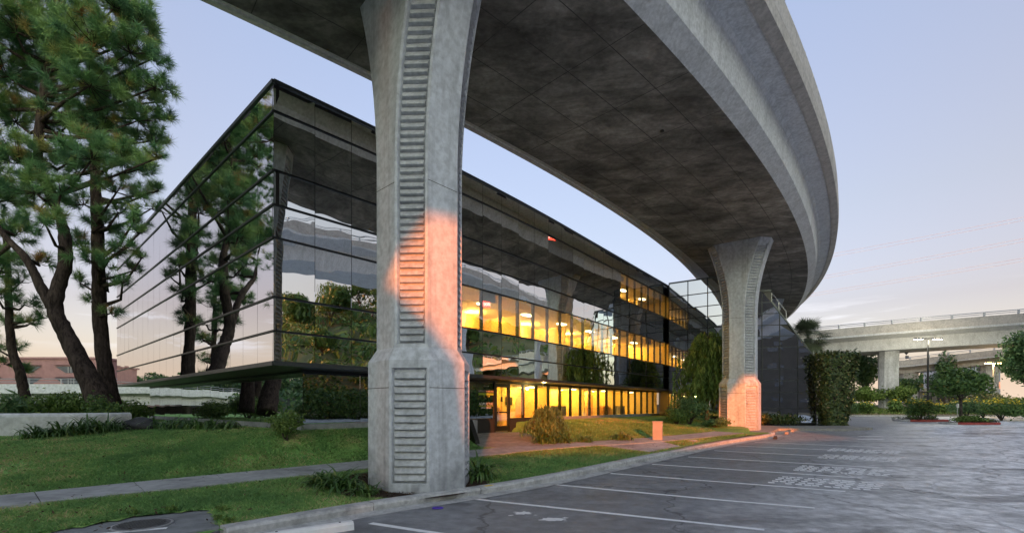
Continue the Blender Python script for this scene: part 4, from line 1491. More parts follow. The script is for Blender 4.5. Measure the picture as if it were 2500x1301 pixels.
def pine(label, trunks, clumps, depth, seed, dens=46, n=60, length=.34, base=None, dj=1.6, brown=.10):
    """trunks: list of [(u, v, d, radius)]; clumps: (u, v, r_px[, extra depth])"""
    g = np.random.default_rng(seed); rg = random.Random(seed)
    b = P(*trunks[0][0][:3]) if base is None else base
    r = thing('pine_tree', label, 'pine tree', (b[0], b[1], b[2] - .3), 0, 'pines left of the glass building')
    mb = MB(); axis = []
    for tr in trunks:
        pts = [P(*q[:3]) for q in tr]; rad = [q[3] * .86 for q in tr]
        # catmull-rom refinement
        fp, fr = [], []
        for i in range(len(pts) - 1):
            p0, p1, p2, p3 = pts[max(i - 1, 0)], pts[i], pts[i + 1], pts[min(i + 2, len(pts) - 1)]
            for s in range(6):
                t = s / 6
                q = .5 * ((2 * p1) + (p2 - p0) * t + (2 * p0 - 5 * p1 + 4 * p2 - p3) * t * t + (3 * p1 - p0 - 3 * p2 + p3) * t ** 3)
                fp.append(q); fr.append(rad[i] + (rad[i + 1] - rad[i]) * t)
        fp.append(pts[-1]); fr.append(rad[-1])
        mb.tube(fp, fr, 12, bump=.09, rng=rg)
        axis += [(q, a) for q, a in zip(fp, fr)]
    mb.build('trunk', M['bark'], r, smooth=True)
    br = MB(); PT, DR, TT = [], [], []
    for cl in clumps:
        u, v, rp = cl[:3]; ex = cl[3] if len(cl) > 3 else rg.uniform(-dj, dj)
        c = P(u, v, depth + ex); rm = rp * depth / 1180
        # limb from the nearest lower trunk point
        cand = [q for q in axis if q[0].z < c.z + .3] or axis
        q, qa = min(cand, key=lambda s: (s[0] - c).length + .3 * abs(s[0].z - (c.z - 1.2)))
        mid = (q + c) / 2 + Vector((rg.uniform(-.3, .3), rg.uniform(-.3, .3), rg.uniform(-.5, .1)))
        br.tube([q, q * .55 + mid * .45, mid, c], [min(.16, qa * .5), .09, .06, .03], 6, bump=.1, rng=rg)
        ns = max(4, int(rp / 7))
        k = max(6, int(dens * (rm ** 2)))
        D = rand_dirs(k, g); D[:, 2] = np.where(D[:, 2] < -.35, -D[:, 2], D[:, 2])
        rr = g.random(k) ** .45
        X = np.array(c) + D * rr[:, None] * rm * np.array((1, 1, .85))
        PT.append(X)
        dd = D + np.array((0, 0, .45)) + g.normal(size=D.shape) * .25
        DR.append(dd)
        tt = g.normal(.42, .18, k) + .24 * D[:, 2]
        if g.random() < brown * .4: tt = tt + .25
        TT.append(np.clip(tt, 0, 1))
        for j in range(min(k, ns * 2)):
            e = Vector(X[j]); m2 = (c + e) / 2 + Vector((0, 0, -.08))
            br.tube([c, m2, e], [.022, .015, .008], 4, cap=False)
    stuff(br.build('branches', M['bark'], r, smooth=True))
    X = np.concatenate(PT); D = np.concatenate(DR); T = np.concatenate(TT)
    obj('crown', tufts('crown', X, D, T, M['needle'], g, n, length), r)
    return r
PA = [[(262, 1012, 21.5, .62), (232, 950, 21.5, .52), (195, 880, 21.5, .42), (160, 810, 21.4, .36), (135, 760, 21.3, .34), (140, 710, 21.3, .32), (158, 650, 21.4, .30), (160, 590, 21.5, .28), (150, 540, 21.6, .22), (120, 470, 21.6, .20), (95, 400, 21.6, .20), (98, 300, 21.6, .19), (110, 200, 21.6, .15), (125, 60, 21.6, .11), (140, -90, 21.6, .05)],
      [(128, 750, 21.3, .28), (100, 700, 21.2, .22), (78, 655, 21.1, .19), (55, 620, 21.0, .17), (30, 595, 20.9, .14), (0, 560, 20.8, .12), (-30, 500, 20.8, .08)]]
CA = [(60, -40, 110), (180, -30, 120), (280, 20, 80), (330, 55, 55), (40, 80, 100), (130, 110, 90), (230, 110, 90), (318, 130, 66), (372, 145, 36), (20, 190, 90), (120, 200, 88), (220, 210, 90), (308, 220, 70), (378, 215, 42),
      (40, 300, 70), (165, 310, 74), (250, 315, 80), (338, 295, 60), (405, 290, 26), (368, 345, 44), (50, 400, 80), (165, 400, 60), (225, 390, 70), (300, 390, 62), (388, 385, 26), (340, 415, 42), (20, 490, 75), (85, 470, 60),
      (-60, 60, 100), (-70, 250, 100), (-60, 430, 80), (110, 545, 40), (30, 575, 45), (-20, 640, 50), (140, -150, 110), (250, -100, 90), (40, -170, 110), (90, 640, 30), (150, 470, 40), (345, 90, 40), (395, 250, 26)]
pine('big leaning long needled pine with a bent fork, left of the glass building', PA, CA, 21.5, 3, dens=30, n=120, length=.40)
PB = [[(275, 1008, 23.0, .50), (258, 900, 23.0, .36), (246, 800, 23.0, .33), (242, 700, 23.0, .31), (240, 600, 23.0, .29), (236, 500, 23.0, .26), (232, 400, 23.0, .22), (228, 280, 23.0, .16), (225, 160, 23.0, .08)]]
CB = [(285, 470, 48), (350, 480, 40), (386, 468, 18), (250, 550, 45), (325, 545, 36), (228, 640, 40), (310, 605, 30), (348, 628, 18), (300, 690, 22), (272, 765, 20), (228, 735, 26), (342, 570, 22), (200, 600, 36), (280, 620, 30), (205, 500, 36), (300, 400, 50), (190, 420, 44), (250, 330, 50), (370, 510, 24), (262, 690, 26), (195, 690, 26), (330, 660, 16), (240, 240, 50), (290, 520, 30)]
pine('straight trunked pine just behind the leaning pine, with sparse lower branches', PB, CB, 23.0, 8, dens=26, n=100, length=.40, brown=.08)
PC = [[(70, 1010, 25.0, .34), (58, 950, 25, .26), (48, 905, 25, .24), (32, 860, 25, .22), (24, 800, 25, .20), (22, 740, 25, .18), (20, 660, 25, .14), (10, 560, 25, .08)]]
CC = [(15, 640, 42), (50, 690, 34), (-10, 720, 40), (20, 790, 30), (75, 790, 24), (110, 775, 18), (45, 850, 16), (-10, 850, 30), (15, 890, 20), (62, 905, 12), (60, 745, 26), (-30, 640, 50), (20, 560, 50)]
pine('slender pine at the far left edge with thin crooked trunk', PC, CC, 25.0, 21, dens=28, n=76, length=.42, brown=.05)
PD = [[(-330, 1015, 20.0, .45), (-320, 850, 20, .36), (-310, 600, 20, .30), (-300, 300, 20, .2), (-290, 100, 20, .1)]]
CD = [(-300, 80, 120), (-200, 180, 100), (-400, 200, 110), (-280, 300, 110), (-180, 330, 80), (-380, 400, 100), (-250, 460, 90), (-330, 560, 80), (-220, 600, 60), (-400, 650, 60), (-270, 700, 50)]
pine('tall pine outside the left edge, seen only mirrored in the glass', PD, CD, 20.0, 33, dens=22, n=46, length=.36, brown=.05)

# --- grass
def grass(n=260000):
    g = np.random.default_rng(77)
    X = g.uniform(-24, 15, n * 6); Y = 5.0 + 26 * g.random(n * 6) ** 1.35
    keep = np.abs(X / Y) < 1.16
    X, Y = X[keep], Y[keep]
    dk = polydist(X, Y, KERB, True); ds = polydist(X, Y, WALK)
    m = (dk > .26) & (ds > .70) & ~inside(X, Y, FOOT) & ((polydist(X, Y, ENTRY) > 1.62) | (Y < 17.6)) & ~inside(X, Y, PAD) & (polydist(X, Y, GBASE) > .55)
    m &= np.hypot((X + 2.3) / 1.75, (Y - 11.1) / 1.6) > 1
    m &= ~((X > 11.0) & (Y > 24.2)) & ~inside(X, Y, [(4.8, 17.0), (6.7, 18.9), (6.3, 20.2), (3.2, 18.6)])
    m &= g.random(len(X)) < np.clip(1.5 * (8.5 / np.hypot(X, Y)) ** 1.1, 0, 1)
    X, Y = X[m][:n], Y[m][:n]
    # bare and dry patches
    def fld(x, y, s, k):
        gg = np.random.default_rng(k); v = np.zeros_like(x)
        for _ in range(7):
            a = gg.uniform(0, 6.28); f = s * gg.uniform(.6, 1.8)
            v += np.sin((x * np.cos(a) + y * np.sin(a)) * f + gg.uniform(0, 6.28))
        return v / 7
    dry = 1.25 * fld(X, Y, 1.1, 3) + .9 * fld(X, Y, 3.1, 4) + .35 * fld(X, Y, 8.0, 14)
    keep = g.random(len(X)) > np.clip((dry - .35) * 2.2, 0, .75)
    X, Y, dry = X[keep], Y[keep], dry[keep]
    Z = hl(X, Y)
    n = len(X); dist = np.hypot(X, Y)
    tall = fld(X, Y, 2.0, 9)
    H = (.028 + .030 * g.random(n)) * (1 + .35 * tall) * (1 + .015 * dist)
    Wd = .009 * (1 + dist * .05)
    a = g.uniform(0, 6.28, n); dx, dy = np.cos(a), np.sin(a)
    lean = g.normal(0, 1.3, (n, 2)) * H[:, None]
    V = np.zeros((n, 3, 3))
    V[:, 0] = np.stack([X - dx * Wd, Y - dy * Wd, Z - .01], 1)
    V[:, 1] = np.stack([X + dx * Wd, Y + dy * Wd, Z - .01], 1)
    V[:, 2] = np.stack([X + lean[:, 0], Y + lean[:, 1], Z + H], 1)
    t = np.clip(.36 + .42 * dry + .30 * fld(X, Y, .7, 5) + .2 * fld(X, Y, 6.0, 6) + g.normal(0, .22, n), 0, 1)
    o = obj('grass', np_mesh('grass', V.reshape(-1, 3), np.arange(3 * n).reshape(-1, 3), M['grass'], False, np.repeat(t, 3)))
    stuff(o); o['label'] = 'short green lawn grass with dry brown patches'; o['category'] = 'grass'
grass()

# --- strap-leaved clumps
def strap_clump(label, base, n, L, seed, spread=1.0, tb=0.0, name='strap_leaf_plant'):
    g = np.random.default_rng(seed)
    r = thing(name, label, 'plant', base, 0, 'strap leaved plants')
    V = []; F = []; T = []
    for i in range(n):
        a = g.uniform(0, 2 * math.pi); l = L * g.uniform(.65, 1.15); w = .024 * g.uniform(.8, 1.4)
        o0 = np.array((g.normal(0, .12 * spread * L), g.normal(0, .12 * spread * L), 0))
        el = g.uniform(.75, 1.45)
        dirh = np.array((math.cos(a), math.sin(a), 0)); sd = np.array((-math.sin(a), math.cos(a), 0))
        pos = o0.copy(); b = len(V); seg = 6; e = el; tt = np.clip(g.normal(.42 + tb, .2), 0, 1)
        droop = g.uniform(.16, .42)
        for s in range(seg + 1):
            ww = w * (1 - (s / seg) ** 2.2) + .002
            V += [pos - sd * ww, pos + sd * ww]; T += [tt, tt]
            pos = pos + (dirh * math.cos(e) + np.array((0, 0, 1)) * math.sin(e)) * l / seg
            e -= droop * (1 + s * .22)
            if pos[2] < .02: pos[2] = .02
        for s in range(seg):
            F.append((b + 2 * s, b + 2 * s + 1, b + 2 * s + 3, b + 2 * s + 2))
    o = obj('leaves', np_mesh('leaves', np.array(V), np.array(F), M['strap'], True, np.array(T)), r, local=True)
    return r
def on_lawn(x, y, dz=-.02):
    return (x, y, hl1(x, y) + dz)
strap_clump('dense strap leaved clump at the left foot of the near pier', on_lawn(-3.62, 10.25), 110, .80, 1, 1.6)
strap_clump('smaller strap leaved clump against the ribbed face of the near pier', on_lawn(-2.95, 9.78), 60, .55, 2, 1.2)
strap_clump('outermost low strap leaved clump left of the near pier', on_lawn(-4.15, 10.55), 80, .65, 3, 1.4)
strap_clump('tall arching strap leaved clump right of the near pier', on_lawn(-.86, 11.75), 110, .95, 4, 1.2)
strap_clump('broad strap leaved clump under the weeping shrub by the entry path', on_lawn(1.30, 18.95), 130, .75, 5, 2.0)
strap_clump('strap leaved clump second from the entry path along the sidewalk', on_lawn(2.1, 19.5), 90, .65, 6, 1.4)
strap_clump('low strap leaved clump third from the entry path', on_lawn(3.0, 19.75), 80, .60, 7, 1.3, .15)
strap_clump('separate yellowish strap leaved clump nearest the beige utility box', on_lawn(4.75, 20.75), 100, .75, 8, 1.2, .25)
for i, (u, d, L) in enumerate([(85, 15.2, .7), (120, 15.4, .8), (150, 15.6, .85), (185, 15.8, .95), (215, 16.2, .95), (250, 16.6, .9), (285, 17.2, .85)]):
    x = (u - 1250) / 1180 * d
    strap_clump('strap leaved clump in front of the white wall, number %d from the left end' % (i + 1) if False else ['leftmost splayed strap leaved clump before the white wall', 'second strap leaved clump from the left before the white wall', 'third strap leaved clump from the left before the white wall', 'middle strap leaved clump before the white wall', 'fifth strap leaved clump from the left, nearing the pine trunk', 'sixth strap leaved clump from the left, below the pine trunk', 'strap leaved clump right below the leaning pine trunk'][i], on_lawn(x, d), 60, L * 1.15, 40 + i, 1.3)
for i, (u, d, L) in enumerate([(385, 17.8, .75), (425, 17.6, .8), (470, 17.3, .85), (515, 17.0, .8), (555, 16.8, .7)]):
    x = (u - 1250) / 1180 * d
    strap_clump(['strap leaved clump just right of the dark boulder', 'second strap leaved clump right of the boulder', 'middle strap leaved clump below the mirrored ground floor glass', 'fourth strap leaved clump right of the boulder', 'strap leaved clump farthest right of the boulder, below the soffit'][i], on_lawn(x, d), 60, L * 1.1, 60 + i, 1.5)

# --- shrubs and small trees near the building
bush('shrub', 'leafy light green shrub under the building overhang', 'shrub', on_lawn(-6.7, 14.35), (.62, .5, .85), M['leaf_l'], 1500, .055, lumps=9, aspect=.35)
bush('shrub', 'small green shrub right of the pine trunks at the building end', 'shrub', on_lawn(-15.6, 18.6), (.8, .7, 1.3), M['leaf'], 1600, .06)
bush('shrub', 'bushy light green shrub behind the white wall', 'shrub', (-22.6, 24.5, 1.0), (2.0, 1.2, 1.75), M['leaf_l'], 3200, .09)
bush('shrub', 'darker green shrub behind the left end of the white wall', 'shrub', (-25.0, 24.5, .9), (1.5, 1.2, 1.6), M['leaf'], 2400, .09)
bush('shrub', 'yellow green shrub between the slender pine and the leaning pine', 'shrub', (-20.3, 25.2, .9), (1.5, 1.0, 1.35), M['leaf_l'], 2400, .08)
# weeping shrub by the entry
def weeping(name, label, base, h, rx, n, seed, mat, leaf=.07, trunk=True, droop=1.0, cat='tree'):
    g = np.random.default_rng(seed); rg = random.Random(seed)
    r = thing(name, label, cat, base, 0)
    b = np.array(base)
    C, N, T = [], [], []
    br = MB()
    br.tube([b + (0, 0, -.2), b + (.05, 0, h * .35), b + (0, .05, h * .7)], [h * .022 + .02, h * .016 + .015, h * .008], 7, bump=.1, rng=rg)
    for i in range(n):
        a = g.uniform(0, 2 * math.pi); hh = h * g.uniform(.32, .98)
        reach = rx * math.sqrt(max(.05, 1 - ((hh / h - .45) / .62) ** 2)) * g.uniform(.35, 1.0) * (1 + .32 * math.sin(2 * a + 5 * hh / h + seed) + .22 * math.sin(5 * a - 9 * hh / h))
        p0 = b + (0, 0, hh * .85)
        p1 = b + (math.cos(a) * reach * .7, math.sin(a) * reach * .7, hh)
        ln = h * g.uniform(.10, .30) * droop
        p2 = p1 + (math.cos(a) * reach * .3, math.sin(a) * reach * .3, -ln * .4)
        p3 = p2 + (g.normal(0, .05), g.normal(0, .05), -ln * .6)
        if p3[2] < b[2] + .05: p3[2] = b[2] + .05
        if i % 3 == 0: br.tube([p0, p1, p2], [.02, .012, .005], 4, cap=False)
        for q0, q1, k in ((p1, p2, 9), (p2, p3, 12)):
            s = g.random((k, 1))
            C.append(q0 + (q1 - q0) * s + g.normal(0, .05, (k, 3)))
            d = rand_dirs(k, g); d[:, 2] *= .35; N.append(d / np.linalg.norm(d, axis=1, keepdims=True))
            T.append(np.full(k, np.clip(g.normal(.4, .2), 0, 1)))
    C = np.concatenate(C); N = np.concatenate(N); T = np.concatenate(T)
    # leaves hang: long axis vertical
    nC = len(C); A = np.tile(np.array((0, 0, 1.0)), (nC, 1)) + g.normal(0, .35, (nC, 3)); A /= np.linalg.norm(A, axis=1, keepdims=True)
    B = np.cross(N, A); B /= np.linalg.norm(B, axis=1, keepdims=True) + 1e-9
    s = leaf * g.uniform(.7, 1.4, nC)[:, None]
    V = np.stack([C - A * s, C - B * s * .24, C + A * s, C + B * s * .24], 1).reshape(-1, 3)
    obj('crown', np_mesh('crown', V, np.arange(4 * nC).reshape(-1, 4), mat, False, np.repeat(T, 4)), r)
    br.build('trunk', M['bark2'], r)
    return r
weeping('weeping_shrub', 'dark grey green weeping shrub beside the entry path', on_lawn(1.45, 19.7), 1.45, .82, 230, 5, M['leaf_d'], .075, cat='shrub')
weeping('weeping_tree', 'tall weeping green tree between the lit facade and the far pier', on_lawn(12.3, 30.5), 5.7, 1.7, 620, 6, M['leaf_l'], .13)
bush('shrub', 'dark shrub at the foot of the weeping tree', 'shrub', on_lawn(10.5, 28.6), (1.3, .9, 1.5), M['leaf_d'], 2200, .07)
bush('shrub', 'low light green shrub left of the weeping tree trunk', 'shrub', on_lawn(9.6, 28.2), (.8, .7, 1.0), M['leaf'], 1500, .06)
bush('shrub', 'low spreading shrub beside the far pier base', 'shrub', on_lawn(11.6, 27.6), (1.0, .7, .6), M['leaf_d'], 1500, .06)
# vine covered pillar: wider at the top
def ivy_pillar():
    g = np.random.default_rng(9)
    base = np.array((21.75, 32.75, .5)); h = 4.9
    r = thing('ivy_pillar', 'tall pillar smothered in dark ivy, wider at its top, at the wing corner', 'hedge', base)
    MB().box((base[0], base[1], base[2] + h / 2 - .1), (1.1, 1.0, h - .2)).build('pillar_core', M['bark2'], r)
    n = 8500
    s = g.random(n); ang = g.uniform(0, 2 * math.pi, n)
    hw = .64 + .62 * s; hd = .62 + .25 * s
    ex = 5.0
    ca, sa = np.cos(ang), np.sin(ang)
    k = (np.abs(ca) ** ex + np.abs(sa) ** ex) ** (-1 / ex)
    nz = 1 + .05 * np.sin(9 * s + 3 * ang) + g.normal(0, .035, n)
    C = np.stack([base[0] + ca * k * hw * nz + .12 * s, base[1] + sa * k * hd * nz, base[2] + s * h], 1)
    D = np.stack([ca, sa, np.full(n, .35)], 1)
    m = 1200
    C2 = np.stack([base[0] + .12 + g.uniform(-1.2, 1.2, m), base[1] + g.uniform(-.8, .8, m), base[2] + h + g.normal(0, .09, m)], 1)
    D2 = np.tile(np.array((0, 0, 1.0)), (m, 1))
    C = np.concatenate([C, C2]); D = np.concatenate([D, D2])
    N = D + g.normal(size=D.shape) * .45; N /= np.linalg.norm(N, axis=1, keepdims=True)
    C = C + D * (g.random((len(C), 1)) < .12) * g.uniform(.05, .22, (len(C), 1))
    t = np.clip(g.normal(.40, .24, len(C)), 0, 1)
    obj('foliage', leaf_mesh('foliage', C, N, .085 * g.uniform(.7, 1.4, len(C)), M['ivy'], t, .6, g), r)
ivy_pillar()
bush('hedge', 'low ivy hedge along the foot of the glass wing', 'hedge', (17.6, 32.9, .55), (2.7, .45, .85), M['ivy'], 3400, .075, lumps=26, stems=False)

# --- broad trees
def broad_tree(name, label, base, h, trunk_h, rx, n, seed, mat, leaf=.10, lumps=16, group=None, tr=.09, flat=.42, bark='bark2'):
    g = np.random.default_rng(seed); rg = random.Random(seed)
    r = thing(name, label, 'tree', base, 0, group)
    b = np.array(base, float)
    cz = trunk_h + (h - trunk_h) * .5
    cs = lumpy((b[0], b[1], b[2] + cz), (rx, rx * .9, (h - trunk_h) * .55), lumps, g, flat)
    C, D = blob_points(n, cs, g, .35)
    sp = g.random(len(C)) < .10
    C = np.where(sp[:, None], C + D * rx * g.uniform(.05, .22, (len(C), 1)), C)
    keep = C[:, 2] > b[2] + trunk_h * .7
    C, D = C[keep], D[keep]
    N = D + g.normal(size=D.shape) * .7; N /= np.linalg.norm(N, axis=1, keepdims=True)
    t = np.clip(g.normal(.42, .22, len(C)), 0, 1)
    obj('crown', leaf_mesh('crown', C, N, leaf * g.uniform(.7, 1.35, len(C)), mat, t, .55, g), r)
    mb = MB()
    fork = b + (rg.uniform(-.1, .1), 0, trunk_h)
    mb.tube([b + (0, 0, -.2), b + (rg.uniform(-.05, .05), 0, trunk_h * .5), fork], [tr * 1.25, tr, tr * .9], 8, bump=.08, rng=rg)
    for c, rr in cs[:9]:
        mid = (fork + c) / 2 + (0, 0, -.15)
        mb.tube([fork, mid, c], [tr * .55, tr * .33, .012], 5)
    mb.build('trunk', M[bark], r)
    return r
# ------------------------------------------------------------------ planting bed round the near pier
g = np.random.default_rng(2)
def bed(name, cx, cy, rx, ry, label=None):
    n = 40; V = [(cx, cy, hl1(cx, cy) + .035)]; F = []
    rr = [1 + .05 * math.sin(3 * a + 1) + .04 * math.sin(5 * a) for a in np.linspace(0, 2 * math.pi, n, endpoint=False)]
    for ring, k in ((.5, 1.0), (1.0, 1.0)):
        for i, a in enumerate(np.linspace(0, 2 * math.pi, n, endpoint=False)):
            x, y = cx + rx * ring * rr[i] * math.cos(a), cy + ry * ring * rr[i] * math.sin(a)
            d = float(polydist(np.array([x]), np.array([y]), KERB, True)[0])
            V.append((x, y, hl1(x, y) + .03 if d > .2 else zl(y) + .10))
    for i in range(n):
        F.append((0, 1 + i, 1 + (i + 1) % n)); F.append((1 + i, 1 + n + i, 1 + n + (i + 1) % n, 1 + (i + 1) % n))
    o = MB().add(V, F).build(name, M['mulch'])
    return struct(o)
bed('mulch_bed', -2.35, 11.1, 1.72, 1.55)
m = 5000
a = g.uniform(0, 6.28, m); rr = np.sqrt(g.random(m))
X = -2.35 + 1.68 * rr * np.cos(a); Y = 11.1 + 1.5 * rr * np.sin(a)
ok = polydist(X, Y, KERB, True) > .24
X, Y = X[ok], Y[ok]
C = np.stack([X, Y, hl(X, Y) + .045 + g.uniform(0, .015, len(X))], 1)
N = np.array((0, 0, 1.0)) + g.normal(0, .35, C.shape); N /= np.linalg.norm(N, axis=1, keepdims=True)
o = stuff(obj('bark_chips', leaf_mesh('bark_chips', C, N, g.uniform(.012, .035, len(C)), M['chips'], g.random(len(C)), .4, g)))
# weeds along the kerb and pad edge
for i, (x, y) in enumerate([(-5.0, 8.35), (-4.7, 7.75), (-5.8, 8.25), (-6.3, 8.0), (-4.45, 7.6)]):
    bush('weed', ['broad leaved weed at the pad corner', 'broad leaved weed between pad and kerb', 'broad leaved weed behind the manhole', 'broad leaved weed at the left end of the pad', 'broad leaved weed touching the kerb end'][i], 'weed', on_lawn(x, y, 0), (.12, .10, .10), M['leaf_l'], 60, .035, 'weeds along the pad edge', 5, False)

# fallen needles and dead leaves on the lawn, walk and gutter
gl = np.random.default_rng(91)
Xl = gl.uniform(-20, 8, 5200); Yl = gl.uniform(6.5, 24, 5200)
ok = (polydist(Xl, Yl, KERB, True) > .3) & ~inside(Xl, Yl, FOOT) & (polydist(Xl, Yl, ENTRY) > 1.9)
Xl, Yl = Xl[ok], Yl[ok]
dsl = polydist(Xl, Yl, WALK)
keepl = (dsl > .8) | (gl.random(len(Xl)) < .25)
Xl, Yl, dsl = Xl[keepl], Yl[keepl], dsl[keepl]
Zl = np.where(dsl < .76, zlot(Yl) + .268, hl(Xl, Yl) + .05)
Nl = np.array((0, 0, 1.0)) + gl.normal(0, .4, (len(Xl), 3)); Nl /= np.linalg.norm(Nl, axis=1, keepdims=True)
stuff(obj('leaf_litter', leaf_mesh('leaf_litter', np.stack([Xl, Yl, Zl], 1), Nl, gl.uniform(.015, .05, len(Xl)), M['chips'], gl.uniform(.5, 1, len(Xl)), .35, gl)))
kk = gl.integers(0, len(KS) - 1, 260)
Cl = np.array([[KS[i][0] + .10 + gl.uniform(0, .12), KS[i][1] - .08 - gl.uniform(0, .12), 0] for i in kk]); Cl[:, 2] = zlot(Cl[:, 1]) + .018
stuff(obj('gutter_litter', leaf_mesh('gutter_litter', Cl, np.tile(np.array((0, .2, 1.0)), (len(Cl), 1)), gl.uniform(.01, .035, len(Cl)), M['chips'], gl.random(len(Cl)), .4, gl)))

# white garden wall at the left
def wall_path():
    return [np.array(p) for p in ((-24.0, 14.0), (-19.5, 15.3), (-16.9, 15.95), (-15.2, 16.5), (-14.4, 17.0), (-14.1, 17.8))]
wp = resample(smooth_poly(wall_path(), 2), .5)
V, F, n = sweep(wp, [0] * len(wp), [(.16, .3), (.16, 1.58), (.13, 1.66), (.06, 1.70), (-.06, 1.70), (-.13, 1.66), (-.16, 1.58), (-.16, .3)])
mb = MB().add(V, F); mb.f.append(tuple(range(n))); mb.m.append(0); mb.f.append(tuple(reversed(range(len(V) - n, len(V))))); mb.m.append(0)
tag(fixn(mb.build('garden_wall', M['stucco'], smooth=False)), 'low curved white stucco wall at the left of the lawn', 'wall')
# dark boulder
bm = bmesh.new(); bmesh.ops.create_icosphere(bm, subdivisions=3, radius=1.0)
rg = random.Random(4)
for v in bm.verts:
    k = 1 + .10 * math.sin(3 * v.co.x + 2) * math.cos(2.5 * v.co.y) + .06 * math.sin(7 * v.co.z + 3 * v.co.x)
    v.co = Vector((v.co.x * .62 * k, v.co.y * .45 * k, v.co.z * .30 * k))
me = bpy.data.meshes.new('boulder'); bm.to_mesh(me); bm.free(); me.materials.append(M['stone'])
for p in me.polygons: p.use_smooth = True
bo = obj('boulder', me); bo.location = (-13.6, 17.7, hl1(-13.6, 17.7) + .14)
tag(bo, 'dark rounded boulder between the strap leaved plants', 'boulder')

# ------------------------------------------------------------------ parking lot markings
def strip_mark(name, p0, p1, w, parent=None, mat='paint', dz=.005, jag=0.0):
    p0 = np.array(p0, float); p1 = np.array(p1, float); L = np.linalg.norm(p1 - p0); t = (p1 - p0) / L; nn = np.array((-t[1], t[0]))
    k = max(2, int(L / .5)); V = []; F = []
    for i in range(k + 1):
        c = p0 + t * L * i / k
        for s in (-1, 1):
            q = c + nn * s * w / 2 * (1 + random.uniform(-jag, jag))
            V.append((q[0], q[1], zl(q[1]) + dz))
    for i in range(k):
        F.append((2 * i, 2 * i + 2, 2 * i + 3, 2 * i + 1))
    o = MB().add(V, F).build(name, M[mat], parent)
    bm = bmesh.new(); bm.from_mesh(o.data); bmesh.ops.recalc_face_normals(bm, faces=bm.faces)
    for f in bm.faces:
        if f.normal.z < 0: f.normal_flip()
    bm.to_mesh(o.data); bm.free()
    return o
random.seed(3)
marks = struct(bpy.data.objects.new('road_markings', None)); COL.objects.link(marks)
sd = np.array((.885, -.466))
starts = [(-2.35, 8.03), (-.81, 10.12), (1.0, 11.75), (2.73, 13.41), (4.40, 15.18), (6.20, 17.0), (7.9, 18.9), (9.6, 20.7), (11.2, 22.3)]
for i, s in enumerate(starts):
    s = np.array(s)
    strip_mark('stall_line', s, s + sd * (5.4 if i else 5.0), .125, marks, jag=.12)
# painted words worn to blocks of bars across the outer stall ends
def bars(c, u, v, w, h, rows, fill):
    """block of worn bars: centre c, width axis u, height axis v"""
    for r_ in range(rows):
        for s_ in range(3):
            if random.random() > fill: continue
            a = (s_ + .5) / 3 - .5 + random.uniform(-.04, .04); b = (r_ + .5) / rows - .5
            p = c + u * (a * w) + v * (b * h)
            q0 = p - u * (w / 3 * .42); q1 = p + u * (w / 3 * .42)
            strip_mark('word_bar', q0, q1, h / rows * .62, marks, jag=.25)
rowdir = np.array((.885, -.466)); along = np.array((.68, .73))
for (bx_, by_), nblk in (((7.0, 12.35), 4), ((8.75, 14.35), 4), ((11.2, 17.1), 4), ((12.9, 19.2), 4)):
    b0 = np.array((bx_, by_))
    for k in range(nblk):
        c = b0 + rowdir * (k * .58)
        bars(c, rowdir, along, .50, 1.45, 5, .92)
for p0, p1 in (((17.0, 23.8), (18.3, 23.8)), ((18.2, 25.4), (19.5, 25.4))):
    strip_mark('stall_bar', p0, p1, .22, marks)
strip_mark('edge_line', (-5.95, 6.85), (-5.15, 7.22), .11, marks, dz=.13)
# tyre scuffs in the aisle
M['scuff'] = m_plain('dusty scuff', (.58, .58, .585), .8, .3, 7)
def scuff(cx, cy, r, a0, a1, w):
    pts = [(cx + r * math.cos(a), cy + r * math.sin(a)) for a in np.linspace(a0, a1, 12)]
    for p0, p1 in zip(pts[:-1], pts[1:]):
        strip_mark('tyre_scuff', p0, p1, w, marks, 'scuff', .0055, .5)
scuff(7.5, 6.2, 1.7, 2.6, 4.4, .05); scuff(10.4, 6.8, 2.6, 2.3, 3.6, .05); scuff(14, 12, 5, 2.6, 3.5, .06); scuff(20, 16, 7, 2.9, 3.7, .08); scuff(24, 24, 8, 3.2, 3.9, .10); scuff(12.5, 9.5, 3.2, 1.9, 3.2, .05)
# white paint splashes
def splat(name, cx, cy, r, seed):
    rg = random.Random(seed); n = 26; V = [(cx, cy, zl(cy) + .005)]
    for i in range(n):
        a = 2 * math.pi * i / n; k = r * (rg.uniform(.55, 1.0) + (.45 if rg.random() < .15 else 0))
        V.append((cx + 1.25 * k * math.cos(a), cy + .72 * k * math.sin(a), zl(cy) + .005))
    MB().add(V, [(0, 1 + i, 1 + (i + 1) % n) for i in range(n)]).build(name, M['white'], marks)
splat('paint_splash', .19, 8.78, .17, 1); splat('paint_splash', .70, 8.30, .19, 2)
for i, (x, y) in enumerate(((.42, 8.62), (.93, 8.42), (.9, 8.2), (-.02, 8.6), (-2.85, 7.62), (-2.7, 7.75))):
    splat('paint_splash', x, y, .03 + .02 * (i % 2), 10 + i)
